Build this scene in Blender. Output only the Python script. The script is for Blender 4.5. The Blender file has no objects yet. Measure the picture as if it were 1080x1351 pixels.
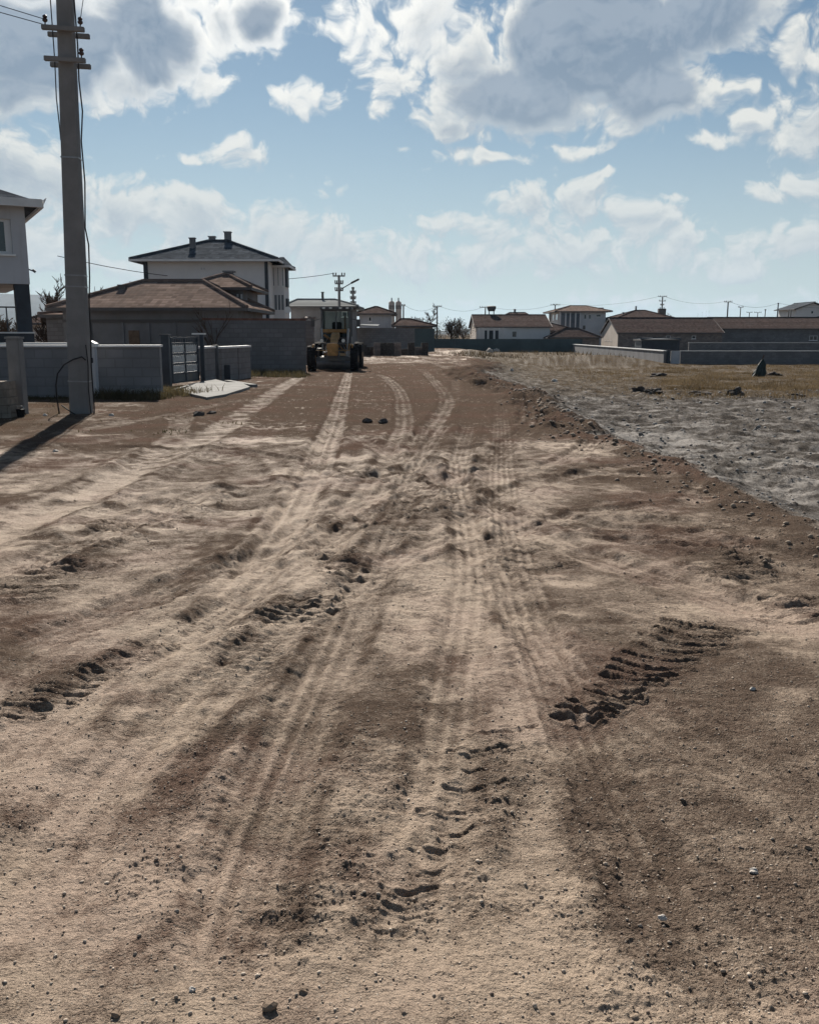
import bpy, math, random
import numpy as np
from math import sin, cos, tan, radians as R, atan2, asin, pi, exp, sqrt
rnd = random.Random(7)
SC = bpy.context.scene
COL = SC.collection

# ------------------------------------------------------------------ camera
F_PX, CX, CY, H = 1200.0, 540.0, 675.5, 1.5
HORIZON = 440.0
TH = math.atan((CY - HORIZON) / F_PX)
cam = bpy.data.cameras.new('camera'); cam_o = bpy.data.objects.new('camera', cam); COL.objects.link(cam_o)
cam.sensor_fit = 'VERTICAL'; cam.sensor_height = 24.0; cam.lens = 24.0 * F_PX / 1351.0
cam.clip_start = 0.05; cam.clip_end = 30000
cam_o.location = (0, 0, H); cam_o.rotation_euler = (pi / 2 - TH, 0, 0)
SC.camera = cam_o

def ray(px, py):
    u = (px - CX) / F_PX; v = (CY - py) / F_PX
    return (u, cos(TH) + v * sin(TH), -sin(TH) + v * cos(TH))
def at(px, py, Y):
    d = ray(px, py); t = Y / d[1]
    return (d[0] * t, Y, H + d[2] * t)
def azel(px, py):
    d = ray(px, py)
    return atan2(d[0], d[1]), math.atan2(d[2], sqrt(d[0] ** 2 + d[1] ** 2))

# ------------------------------------------------------------------ light
SUN_AZ, SUN_EL = R(-11), R(33)
SUN_STRENGTH = 5.0
SKY_STRENGTH = 0.035
EXPOSURE = 0.74
SC.view_settings.view_transform = 'Standard'; SC.view_settings.look = 'None'
SC.view_settings.exposure = EXPOSURE; SC.view_settings.gamma = 1.0
sl = bpy.data.lights.new('sun', 'SUN'); sl.energy = SUN_STRENGTH; sl.angle = R(0.7); sl.color = (1.0, 0.93, 0.83)
so = bpy.data.objects.new('sun', sl); COL.objects.link(so)
so.rotation_euler = (pi / 2 - SUN_EL, 0, -SUN_AZ + pi)
so.location = (0, 0, 50)
SC.cycles.max_bounces = 5; SC.cycles.diffuse_bounces = 3; SC.cycles.volume_bounces = 0

class NT:
    def __init__(s, tree): s.t = tree; s.n = tree.nodes; s.l = tree.links
    def node(s, typ, **kw):
        n = s.n.new(typ)
        for k, v in kw.items(): setattr(n, k, v)
        return n
    def put(s, sock, v):
        if v is None: return
        if hasattr(v, 'is_linked') or hasattr(v, 'links'): s.l.new(v, sock)
        else:
            try: sock.default_value = v
            except Exception: sock.default_value = (*v, 1.0)
    def math(s, op, a, b=None, c=None, clamp=False):
        n = s.node('ShaderNodeMath', operation=op, use_clamp=clamp)
        s.put(n.inputs[0], a); s.put(n.inputs[1], b)
        if c is not None: s.put(n.inputs[2], c)
        return n.outputs[0]
    def vm(s, op, a, b=None):
        n = s.node('ShaderNodeVectorMath', operation=op)
        s.put(n.inputs[0], a)
        if b is not None: s.put(n.inputs[1], b)
        return n.outputs['Value'] if op in ('DOT_PRODUCT', 'LENGTH') else n.outputs[0]
    def mix(s, f, a, b, typ='MIX'):
        n = s.node('ShaderNodeMix', data_type='RGBA', blend_type=typ)
        s.put(n.inputs[0], f)
        for i, v in ((6, a), (7, b)):
            if isinstance(v, tuple) and len(v) == 3: v = (*v, 1.0)
            s.put(n.inputs[i], v)
        return n.outputs[2]
    def noise(s, vec, scale, detail=4, rough=.55, dist=0, out=0):
        n = s.node('ShaderNodeTexNoise')
        if vec is not None: s.put(n.inputs['Vector'], vec)
        n.inputs['Scale'].default_value = scale; n.inputs['Detail'].default_value = detail
        n.inputs['Roughness'].default_value = rough; n.inputs['Distortion'].default_value = dist
        return n.outputs[out]
    def voro(s, vec, scale, detail=0, feat='F1', out=0, rand=1):
        n = s.node('ShaderNodeTexVoronoi', feature=feat)
        if vec is not None: s.put(n.inputs['Vector'], vec)
        n.inputs['Scale'].default_value = scale
        if 'Detail' in n.inputs: n.inputs['Detail'].default_value = detail
        n.inputs['Randomness'].default_value = rand
        return n.outputs[out]
    def ss(s, v, lo, hi, a=0.0, b=1.0):
        n = s.node('ShaderNodeMapRange', interpolation_type='SMOOTHSTEP')
        s.put(n.inputs[0], v)
        n.inputs[1].default_value = lo; n.inputs[2].default_value = hi
        n.inputs[3].default_value = a; n.inputs[4].default_value = b
        return n.outputs[0]

# ------------------------------------------------------------------ sky and clouds (world, by direction)
# each cloud: photo-measured direction, angular half sizes, weight (thickness)
CLOUDS = [
 # thick dark bank upper left
 (60, 60, 150, 90, 2.1), (190, 50, 110, 85, 1.9), (262, 100, 46, 46, 1.2), (20, 120, 80, 42, 1.7), (170, 110, 80, 32, 1.4), (300, 20, 70, 50, 1.3),
 (350, 15, 70, 50, 1.6), (100,-60,260,90,1.8),
 # thick dark bank upper right
 (790, 50, 190, 110, 2.4), (680, 120, 150, 68, 2.0), (850, 125, 130, 66, 2.0), (615, 80, 60, 80, 1.35), (930, 10, 150, 70, 2.0), (980,-90,200,90,2.2), (590, 165, 70, 26, 1.4), (780,-60,200,70,1.9),
 # bright cumulus near the sun
 (560, 30, 76, 76, 1.2), (480, 20, 66, 56, 1.15), (520, 110, 55, 48, 1.2), (440, 40, 40, 30, 1.0), (408, 124, 54, 27, 1.2), (500, 160, 38, 24, 1.15), (590, 90, 30, 40, .9), (450, 130, 30, 20, .9),
 # small ones
 (315, 200, 50, 28, 1.2), (270, 206, 34, 14, 1.0), (640, 203, 95, 15, 1.1), (770, 192, 80, 16, 1.0), (950, 190, 70, 16, 1.1),
 # left bank
 (-10, 235, 90, 80, 1.5), (60, 250, 90, 66, 1.35), (160, 272, 100, 62, 1.3), (260, 296, 100, 60, 1.3), (350, 316, 100, 58, 1.3), (440, 330, 100, 56, 1.3), (530, 345, 90, 50, 1.2),
 (60, 320, 160, 60, 1.15), (220, 350, 180, 44, 1.1),
 # centre right bank
 (610, 300, 76, 36, 1.2), (690, 272, 76, 50, 1.3), (770, 262, 66, 46, 1.3), (850, 300, 64, 52, 1.3), (740, 330, 150, 52, 1.2), (620, 345, 120, 40, 1.15),
 (800, 232, 34, 16, 1.1), (895, 330, 60, 44, 1.2), (870, 262, 46, 16, 1.0),
 # right side cumulus
 (1050, 60, 50, 60, 1.2), (1060, 150, 66, 66, 1.35), (1000, 165, 44, 34, 1.1), (1010, 255, 42, 24, 1.2), (1075, 240, 56, 36, 1.25), (1060, 325, 100, 42, 1.3), (1150, 200, 80, 120, 1.4), (960, 352, 110, 32, 1.1),
 # low veil
 (200, 300, 420, 70, .60), (700, 320, 420, 60, .58), (1030, 340, 220, 60, .6), (350, 90, 140, 90, .34), (640, 215, 260, 30, .42),
 (150, 365, 240, 34, .75), (500, 380, 260, 30, .75), (900, 390, 260, 28, .8),
]
def cloud_group():
    g = bpy.data.node_groups.new('cloud_density', 'ShaderNodeTree')
    g.interface.new_socket('P', in_out='INPUT', socket_type='NodeSocketVector')
    g.interface.new_socket('D', in_out='OUTPUT', socket_type='NodeSocketFloat')
    g.interface.new_socket('S', in_out='OUTPUT', socket_type='NodeSocketFloat')
    k = NT(g); gi = k.node('NodeGroupInput'); go = k.node('NodeGroupOutput')
    P = gi.outputs[0]
    w = k.noise(P, 11, 3, .55, out=1)
    w = k.vm('SUBTRACT', w, (.5, .5, .5)); w = k.vm('MULTIPLY', w, (.10, .06, 0))
    Pw = k.vm('ADD', P, w)
    tot = None
    for (cx, cy, rx, ry, wt) in CLOUDS:
        az, el = azel(cx, cy)
        ks = sqrt(math.log(max(wt, .55) / .38) / math.log(1 / .3)); sx = rx / ks / F_PX; sy = ry / ks / F_PX
        q = k.vm('SUBTRACT', Pw, (az, el, 0)); q = k.vm('MULTIPLY', q, (1 / sx, 1 / sy, 0))
        e = k.math('MULTIPLY', k.math('POWER', 0.3, k.vm('DOT_PRODUCT', q, q)), wt)
        tot = e if tot is None else k.math('SMOOTH_MAX', tot, e, .12)
    # the rest of the sky, outside the photographed part: looser generic cumulus
    sp = k.node('ShaderNodeSeparateXYZ'); k.l.new(P, sp.inputs[0])
    outm = k.math('MAXIMUM', k.ss(k.math('ABSOLUTE', sp.outputs[0]), .5, .8), k.ss(sp.outputs[1], .36, .6))
    gen = k.ss(k.noise(P, 2.6, 4, .5), .48, .72, 0, 1.6)
    tot = k.math('MULTIPLY_ADD', outm, gen, tot)
    n1 = k.noise(k.vm('MULTIPLY', Pw, (1, 1.5, 1)), 17, 10, .66)
    n2 = k.math('SUBTRACT', 1.0, k.voro(Pw, 34, 3))
    n3 = k.math('SUBTRACT', 1.0, k.voro(Pw, 75, 3))
    d = k.math('MULTIPLY_ADD', k.math('SUBTRACT', n1, .5), 1.4, tot)
    d = k.math('MULTIPLY_ADD', k.math('SUBTRACT', n2, .62), .62, d)
    d = k.math('MULTIPLY_ADD', k.math('SUBTRACT', n3, .62), .24, d)
    k.l.new(d, go.inputs[0]); k.l.new(tot, go.inputs[1])
    return g
world = bpy.data.worlds.new("World"); SC.world = world; world.use_nodes = True
k = NT(world.node_tree); k.n.clear()
tc = k.node('ShaderNodeTexCoord'); dirn = k.vm('NORMALIZE', tc.outputs['Generated'])
sp = k.node('ShaderNodeSeparateXYZ'); k.l.new(dirn, sp.inputs[0])
az = k.math('ARCTAN2', sp.outputs[0], sp.outputs[1]); el = k.math('ARCSINE', sp.outputs[2])
cb = k.node('ShaderNodeCombineXYZ'); k.l.new(az, cb.inputs[0]); k.l.new(el, cb.inputs[1])
P = cb.outputs[0]
G_ = cloud_group()
g1 = k.node('ShaderNodeGroup', node_tree=G_); k.l.new(P, g1.inputs[0])
g2 = k.node('ShaderNodeGroup', node_tree=G_); k.l.new(k.vm('ADD', P, (-.003, .011, 0)), g2.inputs[0])
D = g1.outputs[0]; S_ = g1.outputs[1]
sky = k.node('ShaderNodeTexSky', sky_type='NISHITA'); sky.sun_disc = False
sky.sun_elevation = SUN_EL; sky.sun_rotation = SUN_AZ; sky.altitude = 1000; sky.air_density = 1.0; sky.dust_density = .35; sky.ozone_density = 1.2
bg1 = k.node('ShaderNodeBackground'); k.l.new(k.mix(1.0, sky.outputs[0], (.90, 1.05, 1.04), 'MULTIPLY'), bg1.inputs[0]); bg1.inputs[1].default_value = SKY_STRENGTH
alpha = k.ss(D, .10, .58)
thick = k.ss(k.math('MULTIPLY_ADD', D, .35, k.math('MULTIPLY', S_, .65)), .90, 1.40)
relief = k.math('MULTIPLY_ADD', k.math('SUBTRACT', D, g2.outputs[0]), 1.6, .5, clamp=True)
sund = (sin(SUN_AZ) * cos(SUN_EL), cos(SUN_AZ) * cos(SUN_EL), sin(SUN_EL))
sdot = k.vm('DOT_PRODUCT', dirn, sund)
glow = k.ss(sdot, .90, .985)
front = k.ss(sdot, -.5, .75, .34, .66)       # clouds seen against the sun are brighter than those behind the camera
bright = k.mix(relief, (.40, .46, .52), (.76, .76, .72))
bright = k.mix(k.math('MULTIPLY', glow, .8), bright, (1.05, 1.04, 1.0))
dark = k.mix(k.noise(P, 13, 5, .55), (.155, .225, .315), (.235, .310, .405))
dark = k.mix(k.math('MULTIPLY', relief, .22), dark, (.62, .66, .70))
cc = k.mix(thick, bright, dark)
cc = k.mix(1.0, cc, k.node('ShaderNodeCombineColor').outputs[0], 'MIX') if False else cc
bg2 = k.node('ShaderNodeBackground'); k.l.new(cc, bg2.inputs[0]); k.l.new(front, bg2.inputs[1])
ms = k.node('ShaderNodeMixShader'); k.l.new(alpha, ms.inputs[0]); k.l.new(bg1.outputs[0], ms.inputs[1]); k.l.new(bg2.outputs[0], ms.inputs[2])
# pale air low over the horizon
bg3 = k.node('ShaderNodeBackground'); bg3.inputs[0].default_value = (.50, .56, .585, 1); k.l.new(front, bg3.inputs[1])
lowm = k.ss(el, 0.0, .30, .74, 0.06)
ms2 = k.node('ShaderNodeMixShader'); k.l.new(lowm, ms2.inputs[0]); k.l.new(ms.outputs[0], ms2.inputs[1]); k.l.new(bg3.outputs[0], ms2.inputs[2])
wo = k.node('ShaderNodeOutputWorld'); k.l.new(ms2.outputs[0], wo.inputs[0])
world.cycles.sampling_method = 'MANUAL'; world.cycles.sample_map_resolution = 512

# ------------------------------------------------------------------ numpy noise
_rs = np.random.RandomState(3)
_perm = _rs.permutation(4096).astype(np.int64)
_ga = _rs.rand(4096) * 2 * np.pi; _gx = np.cos(_ga); _gy = np.sin(_ga)
def perlin(x, y, seed=0):
    xi = np.floor(x).astype(np.int64); yi = np.floor(y).astype(np.int64); xf = x - xi; yf = y - yi
    def g(ix, iy):
        h = _perm[(_perm[(ix + seed * 131) & 4095] + iy) & 4095]; return _gx[h], _gy[h]
    u = xf * xf * xf * (xf * (xf * 6 - 15) + 10); v = yf * yf * yf * (yf * (yf * 6 - 15) + 10)
    a = g(xi, yi); b = g(xi + 1, yi); c = g(xi, yi + 1); d = g(xi + 1, yi + 1)
    n00 = a[0] * xf + a[1] * yf; n10 = b[0] * (xf - 1) + b[1] * yf
    n01 = c[0] * xf + c[1] * (yf - 1); n11 = d[0] * (xf - 1) + d[1] * (yf - 1)
    return ((n00 * (1 - u) + n10 * u) * (1 - v) + (n01 * (1 - u) + n11 * u) * v) * 1.5
def fbm(x, y, f, octv, seed=0, gain=.5):
    s = 0; a = 1
    for i in range(octv):
        s = s + a * perlin(x * f + 7.3 * i, y * f - 3.1 * i, seed + i); f *= 2.03; a *= gain
    return s
def sm(x, a, b):
    t = np.clip((x - a) / (b - a), 0, 1); return t * t * (3 - 2 * t)

# ------------------------------------------------------------------ ground shape
# berm: the right edge of the graded earth, beyond it the lower grey field
def _g0(px, py, z=0.0):
    d = ray(px, py); t = (z - H) / d[2]; return (d[0] * t, d[1] * t)
BERM = [_g0(*p) for p in ((1180, 760), (1080, 706), (1010, 676), (945, 640), (900, 618), (858, 602), (800, 583), (760, 566), (735, 548), (700, 522), (655, 503), (610, 484))]
BERM = [(BERM[0][0] + 1.2, BERM[0][1] - 1.6)] + BERM + [(4.6, 52), (4.4, 70), (6, 120)]
_by = np.array([p[1] for p in BERM]); _bx = np.array([p[0] for p in BERM])
def G_arr(x, y):
    x = np.asarray(x, float); y = np.asarray(y, float)
    z = -0.30 * sm(y, 20, 47) - 0.3 * sm(y, 60, 130)
    bx = np.interp(y, _by, _bx)
    d = x - bx
    wid = 0.25 + np.clip(y, 0, 60) * .012
    field = sm(d, 0.0, 3.2 * wid)
    z = z + field * (-0.30 * (1 - sm(y, 60, 120)) - 0.62 * sm(y, 26, 78) * sm(x, 5, 12) * (1 - sm(y, 90, 200)) * 1.0)
    z = z - 0.4 * sm(x, 6, 14) * sm(y, 70, 110) * sm(y, 100, 200)
    # spoil heaps far right of the road
    for (hx, hy, hr, hh) in ((14.5, 84, 6, .75), (19.0, 82, 4, .45), (7.5, 92, 6, .5)):
        q = ((x - hx) / hr) ** 2 + ((y - hy) / 5.0) ** 2
        z = z + hh * np.exp(-q * 1.6)
    # rising verge to the left, at the walls
    return z
def G(x, y): return float(G_arr(x, y))
def gnd(px, py):
    z = 0.0
    for _ in range(12):
        d = ray(px, py)
        if d[2] > -1e-4: return (d[0] * 400, d[1] * 400)
        t = (z - H) / d[2]; x, y = d[0] * t, d[1] * t
        z = .5 * z + .5 * G(x, y)
    return (x, y)

def build_ground():
    dpx = 0.85 / 909
    a = []; r = 1.45
    while r < 62: a.append(r); r += min(r * r / H * dpx * (1 + (H / r) ** 2), r * .0042)
    while r < 9000: a.append(r); r *= 1.035
    rs = np.array([.05, .4, .8, 1.15] + a)
    c = list(np.arange(-R(29), R(29), .00135))
    t = c[0]; st = .004; left = []
    while t > -pi + .05: t -= st; st *= 1.12; left.append(max(t, -pi))
    left = sorted(set(left)); ang = np.array(left + c + sorted([-x for x in left]))
    ang = ang[(ang >= -pi) & (ang < pi - 1e-3)]
    n, m = len(rs), len(ang)
    A, Rr = np.meshgrid(ang, rs)
    x = (np.sin(A) * Rr).ravel(); y = (np.cos(A) * Rr).ravel(); r_ = Rr.ravel()
    z = G_arr(x, y)
    spacing = np.maximum(r_ * .0014, np.minimum(r_ * r_ / H * dpx, r_ * .0042))
    bx = np.interp(y, _by, _bx); d = x - bx + (.10 + .02 * np.clip(y, 0, 30)) * fbm(x, y, .9, 5, 17, .6)
    wid = 0.25 + np.clip(y, 0, 60) * .012
    onroad = 1 - sm(d, -.05, .6 * wid + .1)
    field = 1 - onroad
    # ---- soil maps
    dry = .56 + .46 * fbm(x, y, .7, 6, 11, .62) + .22 * fbm(x, y, 5.1, 4, 21, .7)
    rough = 1.0 + 1.3 * fbm(x, y, .9, 4, 31, .6)
    grey = field * .9
    red = sm(fbm(x, y, .8, 3, 41), .0, .5)
    h = .030 * fbm(x, y, .45, 3, 51) * sm(r_, 2, 9)
    def seg(pts, pad, far=False):
        P = [gnd(*p) for p in pts]
        # smooth polyline (Catmull-Rom)
        Q = []
        for i in range(len(P) - 1):
            p0 = P[max(i - 1, 0)]; p1 = P[i]; p2 = P[i + 1]; p3 = P[min(i + 2, len(P) - 1)]
            for j in range(6):
                s = j / 6
                Q.append(tuple(.5 * (2 * p1[k] + (p2[k] - p0[k]) * s + (2 * p0[k] - 5 * p1[k] + 4 * p2[k] - p3[k]) * s * s + (3 * p1[k] - p0[k] - 3 * p2[k] + p3[k]) * s ** 3) for k in (0, 1)))
        Q.append(P[-1])
        qx = [q[0] for q in Q]; qy = [q[1] for q in Q]
        idx = np.where((x > min(qx) - pad) & (x < max(qx) + pad) & (y > min(qy) - pad) & (y < max(qy) + pad))[0]
        X = x[idx]; Yy = y[idx]
        best = np.full(len(idx), 1e9); v = np.zeros(len(idx)); u = np.zeros(len(idx)); L = 0
        for (ax, ay), (bx_, by_) in zip(Q[:-1], Q[1:]):
            dx, dy = bx_ - ax, by_ - ay; ll = sqrt(dx * dx + dy * dy) + 1e-9
            tt = np.clip(((X - ax) * dx + (Yy - ay) * dy) / ll ** 2, 0, 1)
            ex = X - ax - tt * dx; ey = Yy - ay - tt * dy
            dd = np.sqrt(ex * ex + ey * ey); side = np.sign(dx * ey - dy * ex)
            mk = dd < best
            best[mk] = dd[mk]; v[mk] = (dd * side)[mk]; u[mk] = (L + tt * ll)[mk]; L += ll
        return idx, X, Yy, best, v, u, L
    def stroke(pts, w, dryt=None, k=.7, depth=0, ridge=0, ribs=0, nrib=4, lug=0, pitch=.09, ldir=0, rgh=None, soft=.4, gr=None, fade=True, chev=0, raw=False, brk=0):
        nonlocal h, dry, rough, grey
        if not raw: ridge = min(ridge, .07 * w) * .55; depth = min(depth, .09 * w) * .7
        idx, X, Yy, b, v, u, L = seg(pts, w * 2 + .3)
        if len(idx) == 0: return
        wob = w * .16 * fbm(X, Yy, 1.2 / max(w, .2), 4, 61, .6)
        bb = b + wob
        m = 1 - sm(bb, w * .5 * (1 - soft), w * .5 * (1 + soft))
        fl = max(.5, w * .6)
        if fade: m = m * sm(u, 0, min(fl, L * .45)) * (1 - sm(u, L - min(fl, L * .45), L))
        mh = m
        if brk:
            m = m * np.clip(1 + brk * (fbm(X, Yy, 9.0, 3, 69, .6) * 2.2 - .35), 0, 1.2)
            if raw: mh = m
        pn = .5 + .5 * np.clip(fbm(X, Yy, 2.6, 3, 67) * 1.6 + .5, 0, 1)
        if dryt is not None: dry[idx] += (dryt - dry[idx]) * m * k * pn
        if rgh is not None: rough[idx] += (rgh - rough[idx]) * m
        if gr is not None: grey[idx] += (gr - grey[idx]) * m
        if depth: h[idx] -= depth * mh
        if ridge: h[idx] += ridge * np.exp(-((bb - w * .65) / (w * .26)) ** 2) * (.6 + .8 * pn) * (sm(u, 0, .5) * (1 - sm(u, L - .5, L)) if fade else 1)
        if ribs:
            rc = np.cos(v / w * 2 * pi * nrib)
            h[idx] += ribs * rc * mh; dry[idx] += .075 * rc * mh
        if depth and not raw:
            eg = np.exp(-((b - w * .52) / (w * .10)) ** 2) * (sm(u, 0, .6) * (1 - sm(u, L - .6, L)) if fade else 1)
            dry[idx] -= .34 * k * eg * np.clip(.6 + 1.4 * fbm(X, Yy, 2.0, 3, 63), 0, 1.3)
        if lug:
            ph = (X * sin(ldir) + Yy * cos(ldir)) if not chev else (u + chev * np.abs(v))
            ph = ph / pitch + .28 * fbm(X, Yy, 3.5, 2, 71)
            s = ph - np.floor(ph)
            prof = np.where(s < .68, s / .68, (1 - s) / .32)
            prof = prof ** 1.3
            am = np.clip(.9 + .7 * fbm(X, Yy, 2.3, 2, 73), .5, 1.4)
            h[idx] += lug * (prof - .35) * m * am
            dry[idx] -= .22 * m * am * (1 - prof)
            rough[idx] += .5 * m
    # ---- broad tones
    stroke([(520, 478), (500, 520), (462, 600)], 9.5, -.25, .95, soft=.7, rgh=.8, brk=.5)
    stroke([(330, 520), (300, 560)], 4.0, -.1, .8, soft=.7, rgh=.8, brk=.5)
    stroke([(690, 500), (640, 520), (612, 590)], 3.5, -.05, .8, rgh=.8, soft=.7, brk=.5)
    stroke([(0, 570), (150, 575), (260, 560)], 2.2, .05, .7, rgh=1.0)
    stroke([(0, 620), (200, 640), (420, 650)], 1.2, .25, .5, rgh=1.3)
    stroke([(960, 700), (1090, 740), (1200, 800)], 1.6, .18, .8, rgh=1.3)
    stroke([(800, 600), (900, 640), (1080, 720)], .8, .15, .7, rgh=1.2)
    stroke([(720, 760), (830, 830), (1000, 1000), (1000, 1360)], 1.0, .22, .8, rgh=1.15, soft=.5)
    stroke([(1060, 860), (1100, 1100), (1150, 1360)], .9, .24, .8, rgh=1.0, soft=.5)
    stroke([(745, 930), (790, 1050), (850, 1200), (880, 1370)], .24, .10, .75, rgh=1.7, depth=.006)
    stroke([(940, 1000), (990, 1100), (1060, 1250)], .22, .55, .5, rgh=1.1)
    stroke([(640, 770), (655, 850), (680, 980), (640, 1120), (660, 1370)], .42, .95, .75, depth=.016, rgh=.35, soft=.5)
    stroke([(470, 800), (400, 950), (330, 1150), (260, 1370)], .30, .82, .5, depth=.012, rgh=.6, soft=.5, ribs=.0025, nrib=5)
    stroke([(440, 900), (360, 1100), (300, 1370)], .20, .35, .55, rgh=1.3, ribs=.004, nrib=4)
    stroke([(560, 640), (540, 740), (480, 820)], .9, .88, .55, rgh=.6, soft=.6)
    stroke([(330, 930), (250, 1010), (215, 1090), (190, 1170)], .16, .10, .85, depth=.012, ridge=.012, rgh=2.2)
    stroke([(0, 760), (150, 820), (60, 1000), (0, 1100)], .7, .75, .5, rgh=.6)
    stroke([(1090, 860), (960, 800), (830, 745), (700, 720)], .5, .72, .7, depth=.02, ridge=.012, rgh=.6)
    stroke([(1090, 770), (950, 735), (800, 715)], .3, .10, .6, rgh=1.8)
    stroke([(480, 1150), (540, 1180), (600, 1250)], .5, .45, .4, rgh=1.8)
    # ---- pale compacted wheel tracks
    stroke([(-60, 730), (0, 698), (120, 645), (250, 585), (330, 540), (398, 496)], .60, .86, .85, depth=.03, ridge=.022, rgh=.6)
    stroke([(-60, 720), (60, 680), (190, 610), (228, 575), (245, 545)], .45, .8, .7, depth=.02, ridge=.015, rgh=.7)
    stroke([(60, 576), (180, 555), (260, 540), (320, 527)], .5, .7, .7, depth=.02, ridge=.02)
    stroke([(0, 598), (80, 590), (200, 570)], .4, .6, .6, depth=.02, ridge=.015)
    stroke([(461, 486), (452, 520), (436, 572), (410, 625), (370, 690), (300, 790)], .42, .85, .85, depth=.02, ridge=.02, ribs=.008, nrib=3, rgh=.6)
    stroke([(455, 497), (500, 495), (524, 512), (534, 550), (520, 600), (470, 680), (400, 760)], .40, .75, .75, depth=.02, ridge=.018, ribs=.006, nrib=3, rgh=.7)
    stroke([(560, 490), (583, 515), (588, 535), (572, 560), (548, 595)], .40, .75, .75, depth=.02, ridge=.015, ribs=.006, nrib=3)
    stroke([(600, 500), (600, 520), (584, 545), (566, 575)], .35, .7, .6, depth=.02, ridge=.015)
    stroke([(640, 490), (655, 520), (661, 560), (662, 620), (668, 700), (690, 790), (730, 900), (800, 1060), (900, 1300)], .30, .70, .6, depth=.014, ribs=.004, nrib=5, rgh=.6)
    stroke([(560, 475), (640, 500), (688, 518), (704, 545), (700, 562)], .55, .62, .8, depth=.03, ridge=.025, ribs=.015, nrib=3)
    stroke([(520, 462), (600, 480), (700, 530), (760, 575)], .5, .6, .5, depth=.02, ridge=.02)
    stroke([(690, 612), (700, 640)], .3, .75, .7, lug=.01, pitch=.1)
    stroke([(600, 700), (680, 650), (760, 626), (860, 612), (915, 622), (930, 645), (905, 675)], .34, .80, .8, depth=.03, ridge=.03, lug=.008, pitch=.10, chev=.6, rgh=.7)
    stroke([(880, 640), (860, 660), (800, 672), (720, 668)], .35, .12, .6, ridge=.03, rgh=1.6)
    stroke([(560, 760), (700, 700), (850, 690), (960, 700)], .35, .55, .5, depth=.025, ridge=.025)
    stroke([(240, 640), (300, 600), (330, 640), (330, 680)], .5, .55, .5, depth=.03, ridge=.025)
    stroke([(500, 585), (520, 615), (600, 640), (680, 660)], .35, .35, .5, depth=.03, ridge=.03)
    stroke([(100, 690), (260, 650), (420, 640), (560, 615), (700, 600)], .35, .6, .5, depth=.02, ridge=.022)
    stroke([(420, 570), (560, 600), (740, 615)], .4, .6, .4, depth=.02, ridge=.022)
    stroke([(480, 470), (520, 463), (560, 470), (590, 480)], 1.2, .5, .5, depth=.03, ridge=.04)
    # ---- tyre lug prints
    stroke([(985, 822), (900, 858), (820, 900), (748, 950)], .36, .20, .8, rgh=.8, soft=.3, depth=.012)
    stroke([(690, 950), (672, 1010), (640, 1060), (600, 1130), (548, 1240)], .26, .50, .7, lug=.004, pitch=.115, ldir=-.15, rgh=1.2, soft=.5)
    stroke([(240, 842), (120, 880), (0, 935), (-60, 960)], .26, .12, .8, lug=.006, pitch=.085, ldir=.35, rgh=1.3)
    stroke([(465, 785), (410, 797), (350, 815)], .20, .15, .8, lug=.03, pitch=.08, ldir=.15, rgh=1.8)
    stroke([(510, 770), (450, 735), (420, 715)], .34, .30, .6, lug=.026, pitch=.10, ldir=.1, rgh=1.4)
    stroke([(1085, 800), (1030, 812)], .30, .12, .7, lug=.03, pitch=.09, ldir=0, rgh=1.6)
    stroke([(760, 700), (860, 715), (990, 740), (1080, 760)], .30, .30, .6, lug=.03, pitch=.13, ldir=.4, rgh=1.6)
    stroke([(640, 655), (560, 690), (480, 735)], .34, .35, .6, lug=.026, pitch=.12, ldir=0)
    stroke([(60, 740), (140, 715), (0, 775)], .34, .2, .6, lug=.026, pitch=.10, ldir=.2, rgh=1.6)
    stroke([(210, 690), (330, 665), (380, 655)], .4, .25, .6, lug=.03, pitch=.14, ldir=.1)
    stroke([(560, 1010), (470, 1100), (380, 1230), (360, 1330)], .22, .30, .5, lug=.018, pitch=.10, ldir=.2, rgh=1.8)
    stroke([(300, 780), (330, 860), (300, 930)], .40, .55, .5, lug=.012, pitch=.06, ldir=.1, rgh=1.2)
    def bars(R0, R1, L0, L1, n, w, dep, rid, sag=6, dt=.12, jit=3, sd=1, brk=.6):
        qq = random.Random(sd)
        for i in range(n):
            t = (i + qq.uniform(-.15, .15)) / max(1, n - 1)
            r_1 = (R0[0] + (R1[0] - R0[0]) * t + qq.uniform(-jit, jit) * 2, R0[1] + (R1[1] - R0[1]) * t + qq.uniform(-jit, jit) * .4)
            l_1 = (L0[0] + (L1[0] - L0[0]) * t + qq.uniform(-jit, jit) * 3, L0[1] + (L1[1] - L0[1]) * t + qq.uniform(-jit, jit) * .4)
            mid = ((r_1[0] + l_1[0]) / 2, (r_1[1] + l_1[1]) / 2 + sag)
            stroke([l_1, mid, r_1], w * qq.uniform(.85, 1.2), dt, .8, depth=dep * qq.uniform(.5, .95), ridge=rid * qq.uniform(.6, 1.3), raw=True, fade=False, soft=.45, brk=brk)
    bars((985, 832), (792, 950), (878, 820), (735, 940), 13, .040, .017, .012, 5, sd=1)
    bars((692, 955), (560, 1215), (625, 962), (490, 1225), 11, .030, .006, .004, 5, .3, 9, sd=2, brk=1.2)
    stroke([(660, 940), (640, 1010), (600, 1090), (540, 1180), (490, 1290)], .16, .38, .6, raw=True, ridge=.010, rgh=1.5, soft=.6, brk=.8)
    bars((232, 850), (50, 945), (160, 850), (-30, 945), 10, .034, .009, .007, 4, .25, 4, sd=3)
    bars((458, 786), (440, 812), (372, 795), (345, 822), 4, .045, .014, .010, 3, .12, 4, sd=4)
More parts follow.
